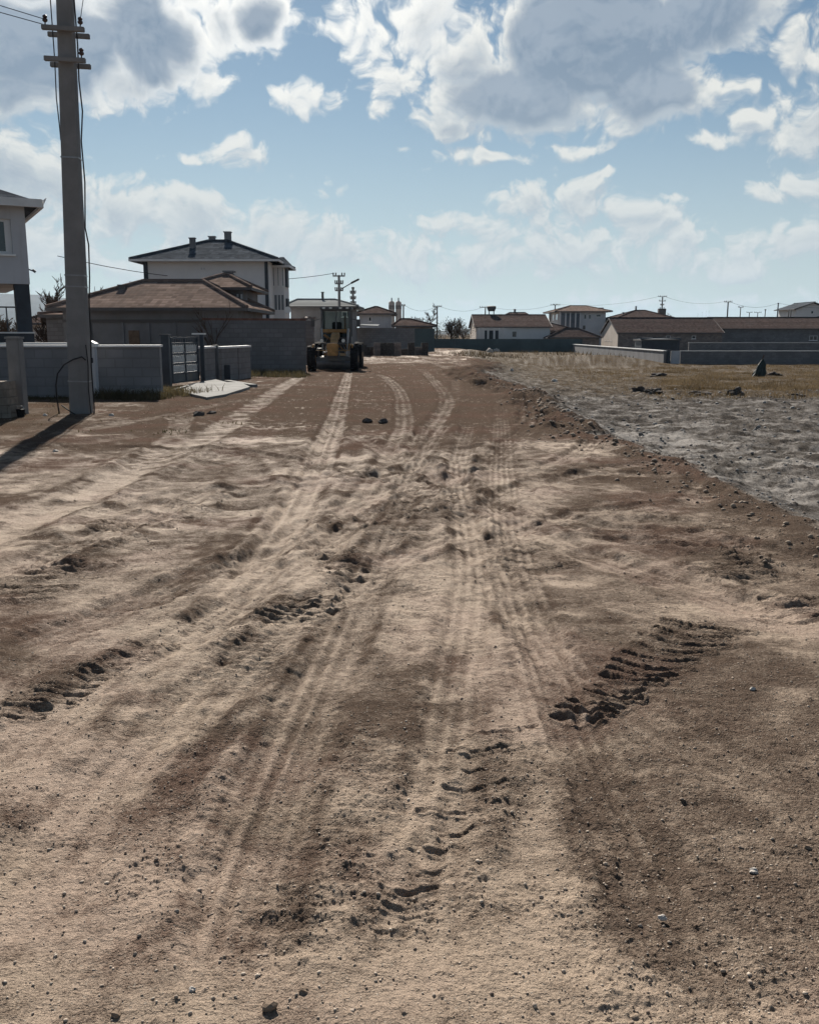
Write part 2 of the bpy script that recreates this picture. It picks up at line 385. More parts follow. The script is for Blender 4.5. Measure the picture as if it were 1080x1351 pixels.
    bars((515, 770), (440, 712), (440, 772), (385, 716), 7, .045, .012, .008, 3, .25, 4, sd=5)
    bars((1095, 788), (1090, 822), (1010, 790), (1000, 815), 4, .045, .014, .010, 3, .15, 4, sd=6)
    bars((700, 700), (760, 745), (620, 702), (660, 748), 6, .05, .010, .008, 3, .3, 4, sd=7)
    bars((960, 700), (1050, 760), (860, 700), (930, 762), 7, .06, .014, .012, 4, .25, 5, sd=8)
    bars((330, 655), (200, 700), (250, 655), (120, 700), 7, .07, .016, .014, 2, .2, 5, sd=9)
    bars((640, 650), (520, 690), (560, 650), (440, 690), 7, .07, .016, .014, 2, .25, 5, sd=10)
    bars((160, 740), (60, 790), (60, 738), (-40, 790), 7, .05, .012, .010, 2, .2, 5, sd=11)
    # dozens of short pushed-up scars across the mid road
    q = random.Random(12)
    for i in range(110):
        px = q.uniform(-40, 1040); py = 580 + 230 * q.random() ** .8
        ln = q.uniform(40, 130); sl = q.uniform(-.35, .25)
        stroke([(px, py), (px + ln, py + ln * sl)], q.uniform(.12, .30), q.choice((.1, .2, .7, .8)), .6, depth=q.uniform(.0, .03), ridge=q.uniform(.01, .035), rgh=1.5)
    for i in range(26):
        px = q.uniform(0, 1080); py = q.uniform(800, 1340)
        ln = q.uniform(30, 120); sl = q.uniform(-.8, .5)
        stroke([(px, py), (px + ln, py + ln * sl)], q.uniform(.06, .18), q.choice((.15, .3, .85)), .5, ridge=q.uniform(.003, .010), rgh=2.0)
    # long overlapping wheel tracks from the foreground to the far road
    for pts, w, dt, dp in (([(440, 560), (400, 660), (310, 790), (200, 950), (60, 1150), (-60, 1320)], .36, .80, .016),
                      ([(560, 560), (530, 660), (470, 800), (400, 960), (330, 1160), (290, 1370)], .30, .35, .014),
                      ([(700, 800), (760, 960), (860, 1180), (960, 1370)], .20, .30, .010),
                      ([(1090, 830), (900, 770), (700, 700), (560, 620), (430, 560)], .34, .72, .022),
                      ([(-20, 770), (150, 700), (330, 640), (600, 622), (900, 628)], .34, .74, .022),
                      ([(1090, 745), (900, 705), (760, 690), (560, 640), (300, 596), (120, 590)], .34, .30, .026),
                      ([(120, 1080), (300, 900), (440, 790), (640, 700), (900, 668)], .32, .76, .018),
                      ([(-20, 880), (250, 765), (480, 690), (640, 606), (700, 562)], .32, .28, .022),
                      ([(-20, 1050), (160, 890), (400, 745), (520, 640), (590, 560)], .30, .74, .016),
                      ([(620, 560), (600, 640), (640, 740), (730, 860), (900, 980), (1090, 1080)], .28, .66, .012),
                      ([(540, 1370), (560, 1150), (600, 900), (620, 740), (600, 600)], .26, .8, .010),
                      ([(820, 560), (760, 600), (640, 620), (480, 660), (300, 760)], .34, .7, .022)):
        stroke(pts, w, dt, .62, depth=dp, ridge=.02, ribs=.003, nrib=4, rgh=.8, soft=.35, brk=.35)
    # darker loose fill, right foreground
    stroke([(860, 880), (930, 1080), (980, 1370)], .85, .20, .72, rgh=1.1, soft=.5, brk=.4)
    stroke([(740, 960), (800, 1100), (860, 1220), (890, 1370)], .22, .08, .7, rgh=1.3, soft=.6, brk=.3)
    stroke([(720, 770), (820, 760), (960, 800)], .5, .15, .7, rgh=1.1, soft=.5)
    stroke([(760, 690), (920, 730), (1090, 790)], .5, .16, .6, rgh=1.3, soft=.5, brk=.5)
    stroke([(0, 600), (160, 610), (320, 600), (460, 610)], 1.4, .26, .6, rgh=1.0, brk=.6)
    stroke([(440, 590), (640, 585), (800, 600)], 1.6, .30, .55, rgh=1.0, brk=.6)
    # berm of pushed loose earth
    bm = np.exp(-((d + .10 * wid) / (.75 * wid)) ** 2) * (y > 2) * (1 - sm(y, 55, 75))
    bump = np.clip(.55 + .9 * fbm(x, y, .55, 3, 81), .1, 1.6 - .7 * sm(y, 12, 25))
    h += bm * bump * (.05 + .006 * np.clip(y, 0, 30))
    dry -= bm * .50; rough += bm * .9
    # field: mud churned, pale crust
    fm = field * (y > 0)
    ch = fbm(x, y, 1.3, 7, 91, .66)
    h += fm * np.clip(ch, -.4, 1) * .06 * sm(d, 0, 1.5) * (1 - sm(y, 40, 80))
    crust = sm(fbm(x * .45, y * 1.0, .8, 7, 95, .72), .0, .55) * (1 - sm(y, 15, 24))
    dryf = .50 + .40 * crust + .35 * fbm(x, y, 2, 6, 97, .7)
    dry = dry * (1 - fm) + dryf * fm
    grass = fm * sm(y + 1.2 * fbm(x, y, .3, 2, 98), 25, 29) * sm(x, 3, 7)
    # left verge by the walls
    verge = sm(-x - (3.6 + .125 * y), 0, 1.2) * (y > 13) * (1 - sm(y, 60, 90))
    dry = dry * (1 - verge * .7) + verge * .7 * (.34 + .3 * fbm(x, y, 1, 3, 99)); rough += verge * .5
    grass = np.maximum(grass, verge * .45)
    farm = sm(r_, 90, 200)
    dry = dry * (1 - farm) + farm * .3; grass = np.maximum(grass, farm * .5)
    h *= (1 - farm)
    # ---- fine relief, each octave only where the sheet is fine enough to carry it
    rough = np.clip(rough, .35, 1.5)
    for f, amp, s in ((2.2, .004, 1), (4.5, .0042, 2), (9.5, .0040, 3), (19, .0032, 4), (40, .0023, 5), (85, .0014, 6)):
        ok = 1 - sm(spacing, .35 / f, .8 / f)
        if ok.max() <= 0: continue
        p = perlin(x * f, y * f, 100 + s)
        p2 = perlin(x * f * .8 + 9, y * f * .8, 120 + s)
        h += amp * ok * rough * (.6 * p + .9 * (.35 - np.abs(p2)))
    # churned tread texture: short broken ridges where machines turned
    for pit, amp, s, dr_ in ((.17, .009, 5, .12), (.10, .008, 6, -.25), (.30, .008, 7, .3)):
        msk = sm(fbm(x, y, .8, 4, 200 + s, .6), .02, .30) * (1 - sm(r_, 16, 30)) * sm(r_, 2.0, 6) * onroad
        ph = (y + dr_ * x + .30 * fbm(x, y, 1.1, 3, 210 + s)) / pit
        sw = ph - np.floor(ph); pr = np.where(sw < .75, sw / .75, (1 - sw) / .25) ** 1.5
        brk = sm(perlin(x * 3.3, y * 7.0, 220 + s), -.15, .25)
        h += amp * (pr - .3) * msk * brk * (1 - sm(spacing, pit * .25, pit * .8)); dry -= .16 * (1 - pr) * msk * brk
    # clods: sparse sharp bumps
    for f, amp, th, s in ((17, .0030, .52, 1), (34, .0032, .46, 2), (64, .0026, .40, 3)):
        ok = 1 - sm(spacing, .3 / f, .7 / f)
        p = perlin(x * f, y * f, 140 + s)
        cl = np.clip((p - th + .06 * (rough - 1)) / .25, 0, 1)
        h += amp * ok * cl * np.clip(rough, .4, 1.2)
    z = z + h
    # soil tone gets darker with distance from the camera
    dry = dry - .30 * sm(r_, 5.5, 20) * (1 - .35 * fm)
    dry = np.clip(dry, -.25, 1.1)
    # mesh
    me = bpy.data.meshes.new('ground')
    co = np.stack([x, y, z], 1).astype(np.float32)
    co = np.vstack([co, [[0, 0, 0]]]).astype(np.float32)
    ii = np.arange((n - 1) * m).reshape(n - 1, m)
    nx = np.roll(ii, -1, axis=1)
    quads = np.stack([ii, nx, nx + m, ii + m], -1).reshape(-1, 4)[:, ::-1]
    tris = np.stack([np.full(m, n * m), np.roll(np.arange(m), -1), np.arange(m)], 1)[:, ::-1]
    nq, ntr = len(quads), len(tris)
    me.vertices.add(len(co)); me.vertices.foreach_set('co', co.ravel())
    me.loops.add(nq * 4 + ntr * 3); me.loops.foreach_set('vertex_index', np.concatenate([quads.ravel(), tris.ravel()]).astype(np.int32))
    me.polygons.add(nq + ntr)
    me.polygons.foreach_set('loop_start', np.concatenate([np.arange(nq) * 4, nq * 4 + np.arange(ntr) * 3]).astype(np.int32))
    me.polygons.foreach_set('loop_total', np.concatenate([np.full(nq, 4), np.full(ntr, 3)]).astype(np.int32))
    me.polygons.foreach_set('use_smooth', np.ones(nq + ntr, bool))
    me.update(calc_edges=True)
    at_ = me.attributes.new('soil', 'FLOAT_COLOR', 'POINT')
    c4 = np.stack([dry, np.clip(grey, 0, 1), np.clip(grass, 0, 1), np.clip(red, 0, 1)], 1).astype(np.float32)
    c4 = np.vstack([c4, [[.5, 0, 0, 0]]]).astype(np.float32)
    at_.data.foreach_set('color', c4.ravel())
    o = bpy.data.objects.new('ground', me); COL.objects.link(o); o['kind'] = 'structure'
    return o, (x, y, z, dry, rough)

# ------------------------------------------------------------------ materials
MATS = {}
def mat(name, col, rough=.85, var=.25, vscale=1.5, bump=.0, bscale=40, metal=0, dirt=None, streak=0, spec=None, trans=0):
    if name in MATS: return MATS[name]
    m = bpy.data.materials.new(name); m.use_nodes = True; k = NT(m.node_tree)
    b = k.n['Principled BSDF']; tc = k.node('ShaderNodeTexCoord'); v = tc.outputs['Object']
    lo = tuple(c * (1 - var) for c in col); hi = tuple(min(1, c * (1 + var)) for c in col)
    f = k.ss(k.noise(v, vscale, 6, .6), .3, .7)
    c = k.mix(f, lo, hi)
    c = k.mix(k.math('MULTIPLY', k.noise(v, bscale, 3, .6), .35), c, tuple(x * .6 for x in col))
    if dirt:
        mp = k.vm('MULTIPLY', v, (3, 3, .35)) if streak else v
        c = k.mix(k.ss(k.noise(mp, 1.2, 5, .6), .5, .72, 0, .6), c, dirt)
    k.l.new(c, b.inputs['Base Color']); b.inputs['Roughness'].default_value = rough; b.inputs['Metallic'].default_value = metal
    b.inputs['Specular IOR Level'].default_value = spec if spec is not None else (.1 if rough > .7 else .4)
    if bump:
        bn = k.node('ShaderNodeBump'); bn.inputs['Strength'].default_value = .6; bn.inputs['Distance'].default_value = bump
        k.l.new(k.noise(v, bscale, 5, .6), bn.inputs['Height']); k.l.new(bn.outputs[0], b.inputs['Normal'])
    MATS[name] = m; return m
def brick_mat(name, col, mortar, bw=.4, bh=.2, var=.25, ms=.012, bump=.006, axis='XZ'):
    if name in MATS: return MATS[name]
    m = bpy.data.materials.new(name); m.use_nodes = True; k = NT(m.node_tree)
    b = k.n['Principled BSDF']; tc = k.node('ShaderNodeTexCoord'); sp = k.node('ShaderNodeSeparateXYZ'); k.l.new(tc.outputs['Object'], sp.inputs[0])
    cb = k.node('ShaderNodeCombineXYZ'); k.l.new(k.math('ADD', sp.outputs[0], sp.outputs[1]), cb.inputs[0]); k.l.new(sp.outputs[2], cb.inputs[1])
    br = k.node('ShaderNodeTexBrick'); k.l.new(cb.outputs[0], br.inputs['Vector'])
    br.inputs['Scale'].default_value = 1; br.inputs['Brick Width'].default_value = bw; br.inputs['Row Height'].default_value = bh
    br.inputs['Mortar Size'].default_value = ms
    br.inputs['Color1'].default_value = (*[c * (1 - var) for c in col], 1); br.inputs['Color2'].default_value = (*[min(1, c * (1 + var)) for c in col], 1)
    br.inputs['Mortar'].default_value = (*mortar, 1)
    c = k.mix(k.ss(k.noise(tc.outputs['Object'], .7, 6, .62), .35, .7, 0, .5), br.outputs[0], tuple(x * .55 for x in col))
    k.l.new(c, b.inputs['Base Color']); b.inputs['Roughness'].default_value = .92
    bn = k.node('ShaderNodeBump'); bn.inputs['Distance'].default_value = bump
    k.l.new(k.math('SUBTRACT', k.noise(tc.outputs['Object'], 30, 4), br.outputs[1]), bn.inputs['Height']); k.l.new(bn.outputs[0], b.inputs['Normal'])
    MATS[name] = m; return m
def tile_mat(name, col, row=.34, colw=.26, metal=0, rough=.75, var=.3):
    """pantiles: rows run level along each slope (object z) and down the fall"""
    if name in MATS: return MATS[name]
    m = bpy.data.materials.new(name); m.use_nodes = True; k = NT(m.node_tree)
    b = k.n['Principled BSDF']; tc = k.node('ShaderNodeTexCoord'); v = tc.outputs['Object']
    sp = k.node('ShaderNodeSeparateXYZ'); k.l.new(v, sp.inputs[0])
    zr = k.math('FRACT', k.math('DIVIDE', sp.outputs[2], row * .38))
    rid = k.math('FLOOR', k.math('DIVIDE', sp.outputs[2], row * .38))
    xr = k.math('SINE', k.math('MULTIPLY', sp.outputs[0], 2 * pi / colw))
    cb = k.node('ShaderNodeCombineXYZ'); k.l.new(k.math('FLOOR', k.math('DIVIDE', sp.outputs[0], colw)), cb.inputs[0]); k.l.new(rid, cb.inputs[1]); k.l.new(k.math('FLOOR', k.math('DIVIDE', sp.outputs[1], colw * 3)), cb.inputs[2])
    wn = k.node('ShaderNodeTexWhiteNoise'); k.l.new(cb.outputs[0], wn.inputs[0])
    wr = k.node('ShaderNodeTexWhiteNoise', noise_dimensions='1D'); k.l.new(rid, wr.inputs['W'])
    c = k.mix(wn.outputs[0], tuple(x * (1 - var) for x in col), tuple(min(1, x * (1 + var)) for x in col))
    c = k.mix(k.math('MULTIPLY', wr.outputs[0], .6), c, tuple(x * .5 for x in col))
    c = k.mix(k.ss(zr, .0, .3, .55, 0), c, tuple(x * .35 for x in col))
    c = k.mix(k.ss(k.noise(v, .5, 6, .65), .4, .75, 0, .6), c, tuple(x * .5 + .03 for x in col))
    k.l.new(c, b.inputs['Base Color']); b.inputs['Roughness'].default_value = rough; b.inputs['Metallic'].default_value = metal
    b.inputs['Specular IOR Level'].default_value = .0 if rough > .5 else .5
    bn = k.node('ShaderNodeBump'); bn.inputs['Distance'].default_value = .03; bn.inputs['Strength'].default_value = .35
    k.l.new(k.math('MULTIPLY_ADD', xr, .3, k.math('SUBTRACT', 1, zr)), bn.inputs['Height']); k.l.new(bn.outputs[0], b.inputs['Normal'])
    MATS[name] = m; return m
def ground_mat():
    m = bpy.data.materials.new('soil'); m.use_nodes = True; k = NT(m.node_tree)
    b = k.n['Principled BSDF']; b.inputs['Roughness'].default_value = .95; b.inputs['Specular IOR Level'].default_value = .0
    at_ = k.node('ShaderNodeAttribute', attribute_name='soil'); sp = k.node('ShaderNodeSeparateColor'); k.l.new(at_.outputs['Color'], sp.inputs[0])
    v = k.node('ShaderNodeTexCoord').outputs['Object']
    n1 = k.noise(v, 5, 8, .66); n2 = k.noise(v, 45, 5, .65); n3 = k.noise(v, 260, 3, .6)
    dr = k.math('MULTIPLY_ADD', k.math('SUBTRACT', n1, .5), .85, sp.outputs[0])
    dr = k.math('MULTIPLY_ADD', k.math('SUBTRACT', n2, .5), .95, dr)
    dr = k.math('MULTIPLY_ADD', k.math('SUBTRACT', n3, .5), .9, dr)
    dr = k.ss(dr, .05, .95)
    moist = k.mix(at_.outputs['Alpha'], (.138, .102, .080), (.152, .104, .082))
    pale = k.mix(k.noise(v, 1.7, 4), (.43, .335, .252), (.45, .348, .268))
    pale = k.mix(k.math('MULTIPLY', at_.outputs['Alpha'], .35), pale, (.42, .305, .25))
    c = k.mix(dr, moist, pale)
    gc = k.mix(dr, (.092, .083, .075), (.29, .275, .26))
    c = k.mix(sp.outputs[1], c, gc)
    gr = k.mix(k.noise(v, 1.1, 5, .6), (.065, .048, .033), (.155, .112, .068))
    c = k.mix(k.math('MULTIPLY', sp.outputs[2], k.ss(n1, .3, .6)), c, gr)
    # pebbles and straw flecks that belong to the surface
    vo = k.voro(v, 95, out=0); vc = k.voro(v, 95, out=1)
    spc = k.node('ShaderNodeSeparateColor'); k.l.new(vc, spc.inputs[0])
    on = k.math('MULTIPLY', k.math('LESS_THAN', vo, .28), k.math('GREATER_THAN', spc.outputs[0], .80))
    c = k.mix(k.math('MULTIPLY', on, .75), c, k.mix(spc.outputs[1], (.10, .075, .06), (.55, .48, .40)))
    k.l.new(c, b.inputs['Base Color'])
    # compacted dry strips have a faint sheen against the light, loose soil none
    k.l.new(k.math('MULTIPLY', k.math('MULTIPLY', dr, .07), k.math('SUBTRACT', 1.0, k.math('MULTIPLY', sp.outputs[1], .6))), b.inputs['Specular IOR Level']); b.inputs['Roughness'].default_value = .68
    bn = k.node('ShaderNodeBump'); bn.inputs['Distance'].default_value = .022; bn.inputs['Strength'].default_value = .9
    hgt = k.math('MULTIPLY_ADD', k.noise(v, 110, 5, .7), .8, k.math('MULTIPLY', on, .25))
    crumb = k.math('SUBTRACT', 1.0, k.voro(v, 120, 2))
    hgt = k.math('MULTIPLY_ADD', crumb, k.ss(dr, .9, .2, .15, .75), hgt)
    k.l.new(hgt, bn.inputs['Height'])
    bn2 = k.node('ShaderNodeBump'); bn2.inputs['Distance'].default_value = .05; bn2.inputs['Strength'].default_value = .5
    k.l.new(k.noise(v, 22, 5, .65), bn2.inputs['Height']); k.l.new(bn.outputs[0], bn2.inputs['Normal'])
    bn3 = k.node('ShaderNodeBump'); bn3.inputs['Distance'].default_value = .10; bn3.inputs['Strength'].default_value = .45
    k.l.new(k.noise(k.vm('MULTIPLY', v, (.7, 1.3, 1)), 8, 6, .7), bn3.inputs['Height']); k.l.new(bn2.outputs[0], bn3.inputs['Normal'])
    k.l.new(bn3.outputs[0], b.inputs['Normal'])
    return m

ground, GD = build_ground()
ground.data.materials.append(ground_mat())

# ------------------------------------------------------------------ mesh helpers
class MB:
    def __init__(s): s.v = []; s.f = []
    def add(s, vs, fs):
        o = len(s.v); s.v += [tuple(v) for v in vs]; s.f += [tuple(i + o for i in f) for f in fs]; return s
    def box(s, x0, x1, y0, y1, z0, z1, bev=0):
        if x0 > x1: x0, x1 = x1, x0
        if y0 > y1: y0, y1 = y1, y0
        if z0 > z1: z0, z1 = z1, z0
        return s.add([(x, y, z) for z in (z0, z1) for (x, y) in ((x0, y0), (x1, y0), (x1, y1), (x0, y1))],
                     [(0, 3, 2, 1), (4, 5, 6, 7), (0, 1, 5, 4), (1, 2, 6, 5), (2, 3, 7, 6), (3, 0, 4, 7)])
    def obox(s, c, size, rx=0, ry=0, rz=0):
        from mathutils import Euler, Vector
        E = Euler((rx, ry, rz)).to_matrix(); hx, hy, hz = [q / 2 for q in size]; o = []
        for z in (-hz, hz):
            for (x, y) in ((-hx, -hy), (hx, -hy), (hx, hy), (-hx, hy)):
                p = E @ Vector((x, y, z)); o.append((p[0] + c[0], p[1] + c[1], p[2] + c[2]))
        return s.add(o, [(0, 3, 2, 1), (4, 5, 6, 7), (0, 1, 5, 4), (1, 2, 6, 5), (2, 3, 7, 6), (3, 0, 4, 7)])
    def tube(s, pts, rad, n=8, cap=True):
        from mathutils import Vector
        pts = [Vector(p) for p in pts]
        if not isinstance(rad, (list, tuple)): rad = [rad] * len(pts)
        up = None; rings = []
        for i, p in enumerate(pts):
            t = (pts[min(i + 1, len(pts) - 1)] - pts[max(i - 1, 0)])
            if t.length < 1e-9: t = Vector((0, 0, 1))
            t.normalize()
            if up is None:
                up = Vector((1, 0, 0)) if abs(t.x) < .8 else Vector((0, 1, 0))
            a = (up - t * up.dot(t)); a.normalize(); b = t.cross(a); up = a
            rings.append([p + (a * cos(2 * pi * j / n) + b * sin(2 * pi * j / n)) * rad[i] for j in range(n)])
        vs = [v for r_ in rings for v in r_]; fs = []
        for i in range(len(pts) - 1):
            for j in range(n):
                fs.append((i * n + j, i * n + (j + 1) % n, (i + 1) * n + (j + 1) % n, (i + 1) * n + j))
        if cap: fs += [tuple(range(n))[::-1], tuple((len(pts) - 1) * n + j for j in range(n))]
        return s.add(vs, fs)
    def lathe(s, c, axis, prof, n=20):
        """prof: list of (along, radius) about axis 'X','Y' or 'Z'"""
        vs = []; fs = []
        for (a, r_) in prof:
            for j in range(n):
                q = 2 * pi * j / n; u, w = cos(q) * r_, sin(q) * r_
                p = {'X': (a, u, w), 'Y': (u, a, w), 'Z': (u, w, a)}[axis]
                vs.append((c[0] + p[0], c[1] + p[1], c[2] + p[2]))
        for i in range(len(prof) - 1):
            for j in range(n): fs.append((i * n + j, i * n + (j + 1) % n, (i + 1) * n + (j + 1) % n, (i + 1) * n + j))
        fs += [tuple(range(n))[::-1], tuple((len(prof) - 1) * n + j for j in range(n))]
        return s.add(vs, fs)
    def prism(s, poly, axis, a0, a1):
        n = len(poly)
        def P(p, a): return {'X': (a, p[0], p[1]), 'Y': (p[0], a, p[1]), 'Z': (p[0], p[1], a)}[axis]
        vs = [P(p, a0) for p in poly] + [P(p, a1) for p in poly]
        fs = [tuple(range(n)), tuple(range(2 * n - 1, n - 1, -1))] + [(i, (i + 1) % n + 0, (i + 1) % n + n, i + n) for i in range(n)]
        return s.add(vs, fs)
    def build(s, name, m, parent=None, off=(0, 0, 0), smooth=False, bevel=0):
        me = bpy.data.meshes.new(name)
        me.from_pydata([(v[0] - off[0], v[1] - off[1], v[2] - off[2]) for v in s.v], [], s.f)
        import bmesh
        bm = bmesh.new(); bm.from_mesh(me); bmesh.ops.recalc_face_normals(bm, faces=bm.faces)
        if bevel: bmesh.ops.bevel(bm, geom=bm.edges[:], offset=bevel, segments=2, affect='EDGES', clamp_overlap=True)
        bm.to_mesh(me); bm.free()
        if smooth:
            for p in me.polygons: p.use_smooth = True
            me.set_sharp_from_angle(angle=R(40)) if hasattr(me, 'set_sharp_from_angle') else None
        o = bpy.data.objects.new(name, me); COL.objects.link(o)
        me.materials.append(m)
        if parent is not None: o.parent = parent
        elif off != (0, 0, 0): o.location = off
        return o
def empty(name, loc, label, cat, group=None, rz=0):
    o = bpy.data.objects.new(name, None); COL.objects.link(o); o.location = loc; o.rotation_euler = (0, 0, rz)
    o.empty_display_size = .2
    o['label'] = label; o['category'] = cat
    if group: o['group'] = group
    return o
def tag(o, label, cat, group=None):
    o['label'] = label; o['category'] = cat
    if group: o['group'] = group
    return o

# palette
M_render = mat('cement_render', (.21, .21, .22), .9, .18, .8, .004, 30, dirt=(.20, .19, .18), streak=1)
M_white = mat('white_plaster', (.70, .695, .70), .85, .06, .6, .002, 60, dirt=(.66, .65, .64), streak=1)
M_grey_plaster = mat('grey_plaster', (.52, .53, .56), .85, .08, .6, .002, 60, dirt=(.38, .38, .39), streak=1)
M_cream = mat('cream_plaster', (.58, .51, .45), .88, .1, .6, .002, 60, dirt=(.42, .36, .31), streak=1)
M_coping = mat('white_coping', (.80, .80, .79), .45, .05, 2, .002, 50)
M_dark = mat('charcoal_paint_and_shade', (.035, .045, .06), .55, .2, 3)
M_glass = mat('window_glass', (.03, .04, .05), .08, .1, 1, spec=.8)
M_frame = mat('white_window_frame', (.72, .72, .72), .4, .05, 2)
M_concrete = mat('pole_concrete', (.25, .247, .245), .9, .12, 2.5, .004, 45, dirt=(.19, .18, .18), streak=1)
M_slab = mat('poured_concrete', (.24, .235, .225), .9, .2, 1.5, .006, 30)
M_wallblock = brick_mat('rendered_blockwork', (.215, .215, .225), (.185, .185, .19), .42, .22, var=.06, ms=.015, bump=.004)
M_block = brick_mat('grey_blockwork', (.19, .185, .19), (.145, .14, .14), .40, .20, var=.12)
M_blockb = brick_mat('brown_blockwork', (.23, .185, .165), (.16, .15, .145), .40, .21)
M_brick = brick_mat('clay_brick', (.30, .17, .12), (.25, .22, .2), .22, .09)
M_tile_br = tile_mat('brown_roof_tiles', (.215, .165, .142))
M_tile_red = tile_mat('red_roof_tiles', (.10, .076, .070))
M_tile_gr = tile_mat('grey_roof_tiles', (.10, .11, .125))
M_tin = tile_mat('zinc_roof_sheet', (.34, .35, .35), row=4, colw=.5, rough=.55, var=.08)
M_fascia = mat('fascia', (.10, .095, .095), .7, .1, 2)
M_wfascia = mat('white_fascia', (.70, .70, .70), .6, .08, 2)
M_black = mat('black_rubber', (.022, .022, .024), .8, .3, 4, .004, 30)
M_cable = mat('black_cable', (.02, .02, .022), .6, .1, 4)
M_steel = mat('galvanised_steel', (.33, .34, .35), .45, .15, 4, metal=.8)
M_insul = mat('brown_insulator', (.06, .03, .022), .25, .2, 4)
M_yellow = mat('machine_yellow', (.42, .23, .08), .6, .4, 2.5, .001, 40, dirt=(.10, .07, .05))
M_greym = mat('machine_grey', (.11, .115, .12), .6, .25, 3, .001, 40, dirt=(.16, .13, .10))
M_bark = mat('bark', (.10, .075, .06), .95, .3, 6, .004, 30)
M_wood = mat('weathered_wood', (.17, .12, .085), .9, .3, 4, .003, 30)
M_teal = mat('teal_sheet_fence', (.055, .085, .095), .6, .2, .5)
M_rock = mat('dark_stone', (.085, .075, .07), .95, .35, 6, .01, 18)
M_clod = mat('clod_earth', (.24, .18, .135), .95, .3, 30, .004, 120)
M_prock = mat('pale_stone', (.50, .46, .42), .95, .25, 6, .01, 18)
M_tarp = mat('dark_green_tarp', (.02, .035, .032), .7, .3, 3, .01, 8)
M_lamp = mat('lamp_lens', (.75, .75, .7), .15, .05, 3)

# ------------------------------------------------------------------ building helpers
def window(parent, off, x0, x1, z0, z1, yf, n=2, fr=M_frame, sill=True, axis='Y', sgn=-1, glass=M_glass):
    """framed window standing 3 cm proud of a wall face; axis Y: wall faces -Y at y=yf; axis X: wall face at x=yf, x0..x1 are y"""
    w = .06; p = .035 * sgn
    def bx(mb, a0, a1, b0, b1, c0, c1):
        if axis == 'Y': mb.box(a0, a1, c0, c1, b0, b1)
        else: mb.box(c0, c1, a0, a1, b0, b1)
    f = MB()
    bx(f, x0, x1, z1 - w, z1, yf + .002 * sgn, yf + p); bx(f, x0, x1, z0, z0 + w, yf + .002 * sgn, yf + p)
    for i in range(n + 1):
        c = x0 + w / 2 + (x1 - x0 - w) * i / n
        bx(f, c - w / 2, c + w / 2, z0 + w, z1 - w, yf + .002 * sgn, yf + p * .98)
    fo = f.build('window', fr, parent, off)
    g = MB(); bx(g, x0 + w * .6, x1 - w * .6, z0 + w * .6, z1 - w * .6, yf + .002 * sgn, yf + .015 * sgn)
    g.build('pane', glass, fo)
    fo.children[0].data.transform(__import__('mathutils').Matrix.Translation((-off[0], -off[1], -off[2])))
    if sill:
        s_ = MB(); bx(s_, x0 - .08, x1 + .08, z0 - .07, z0 - .003, yf + .002 * sgn, yf + .09 * sgn); s_.build('sill', M_coping, fo, off)
    return fo
def roof_mesh(x0, x1, y0, y1, ze, zr, kind, ov=.5, rx=None, th=.14):
    """tiles (with an under-side) and fascia ring; kind hip or gable (ridge along X) or gabley (ridge along Y)"""
    a0, a1, b0, b1 = x0 - ov, x1 + ov, y0 - ov, y1 + ov
    ym = (b0 + b1) / 2; xm = (a0 + a1) / 2
    if kind == 'hip':
        r0, r1 = rx if rx else (a0 + (b1 - b0) / 2, a1 - (b1 - b0) / 2)
        if r1 - r0 < .3: r0 = xm - .15; r1 = xm + .15
        R0, R1 = (r0, ym, zr), (r1, ym, zr)
    elif kind == 'gable': R0, R1 = (a0, ym, zr), (a1, ym, zr)
    else: R0, R1 = (xm, b0, zr), (xm, b1, zr)
    base = [(a0, b0, ze), (a1, b0, ze), (a1, b1, ze), (a0, b1, ze)]
    t = MB(); vs = base + [R0, R1]
    if kind == 'gabley': fs = [(1, 2, 5, 4), (3, 0, 4, 5)]; tri = [(0, 1, 4), (2, 3, 5)]
    else: fs = [(0, 1, 5, 4), (2, 3, 4, 5)]; tri = [(1, 2, 5), (3, 0, 4)]
    lo = [(v[0], v[1], v[2] - th) for v in vs]
    nn = len(vs)
    allf = fs + (tri if kind == 'hip' else [])
    t.add(vs + lo, allf + [tuple(i + nn for i in f[::-1]) for f in allf])
    fa = MB(); g = .003
    if kind == 'hip':
        edges = [(0, 1), (1, 2), (2, 3), (3, 0)]
    elif kind == 'gable': edges = [(0, 1), (2, 3), (1, 5), (5, 2), (3, 4), (4, 0)]
    else: edges = [(1, 2), (3, 0), (0, 4), (4, 1), (2, 5), (5, 3)]
    for (i, j) in edges:
        p, q = vs[i], vs[j]
        cx, cy = xm, ym
        e = .05
        def outw(v): return (v[0] + (e if v[0] > cx + .01 else -e if v[0] < cx - .01 else 0) * (1 if abs(v[0] - cx) > .01 else 0), v[1] + (e if v[1] > cy + .01 else -e if v[1] < cy - .01 else 0), v[2])
        P, Q = outw(p), outw(q)
        fa.add([(p[0], p[1], p[2] - th - .02), (q[0], q[1], q[2] - th - .02), (q[0], q[1], q[2] - .01), (p[0], p[1], p[2] - .01),
                (P[0], P[1], p[2] - th - .02), (Q[0], Q[1], q[2] - th - .02), (Q[0], Q[1], q[2] - .01), (P[0], P[1], p[2] - .01)],
               [(0, 1, 2, 3), (7, 6, 5, 4), (0, 4, 5, 1), (3, 2, 6, 7), (0, 3, 7, 4), (1, 5, 6, 2)])
    cap = MB()
    ridges = [(R0, R1)] + ([(base[0], R0), (base[3], R0), (base[1], R1), (base[2], R1)] if kind == 'hip' else [])
    for (p, q) in ridges:
        cap.tube([(p[0], p[1], p[2] + .03), (q[0], q[1], q[2] + .03)], .10, 6)
    return t, fa, cap
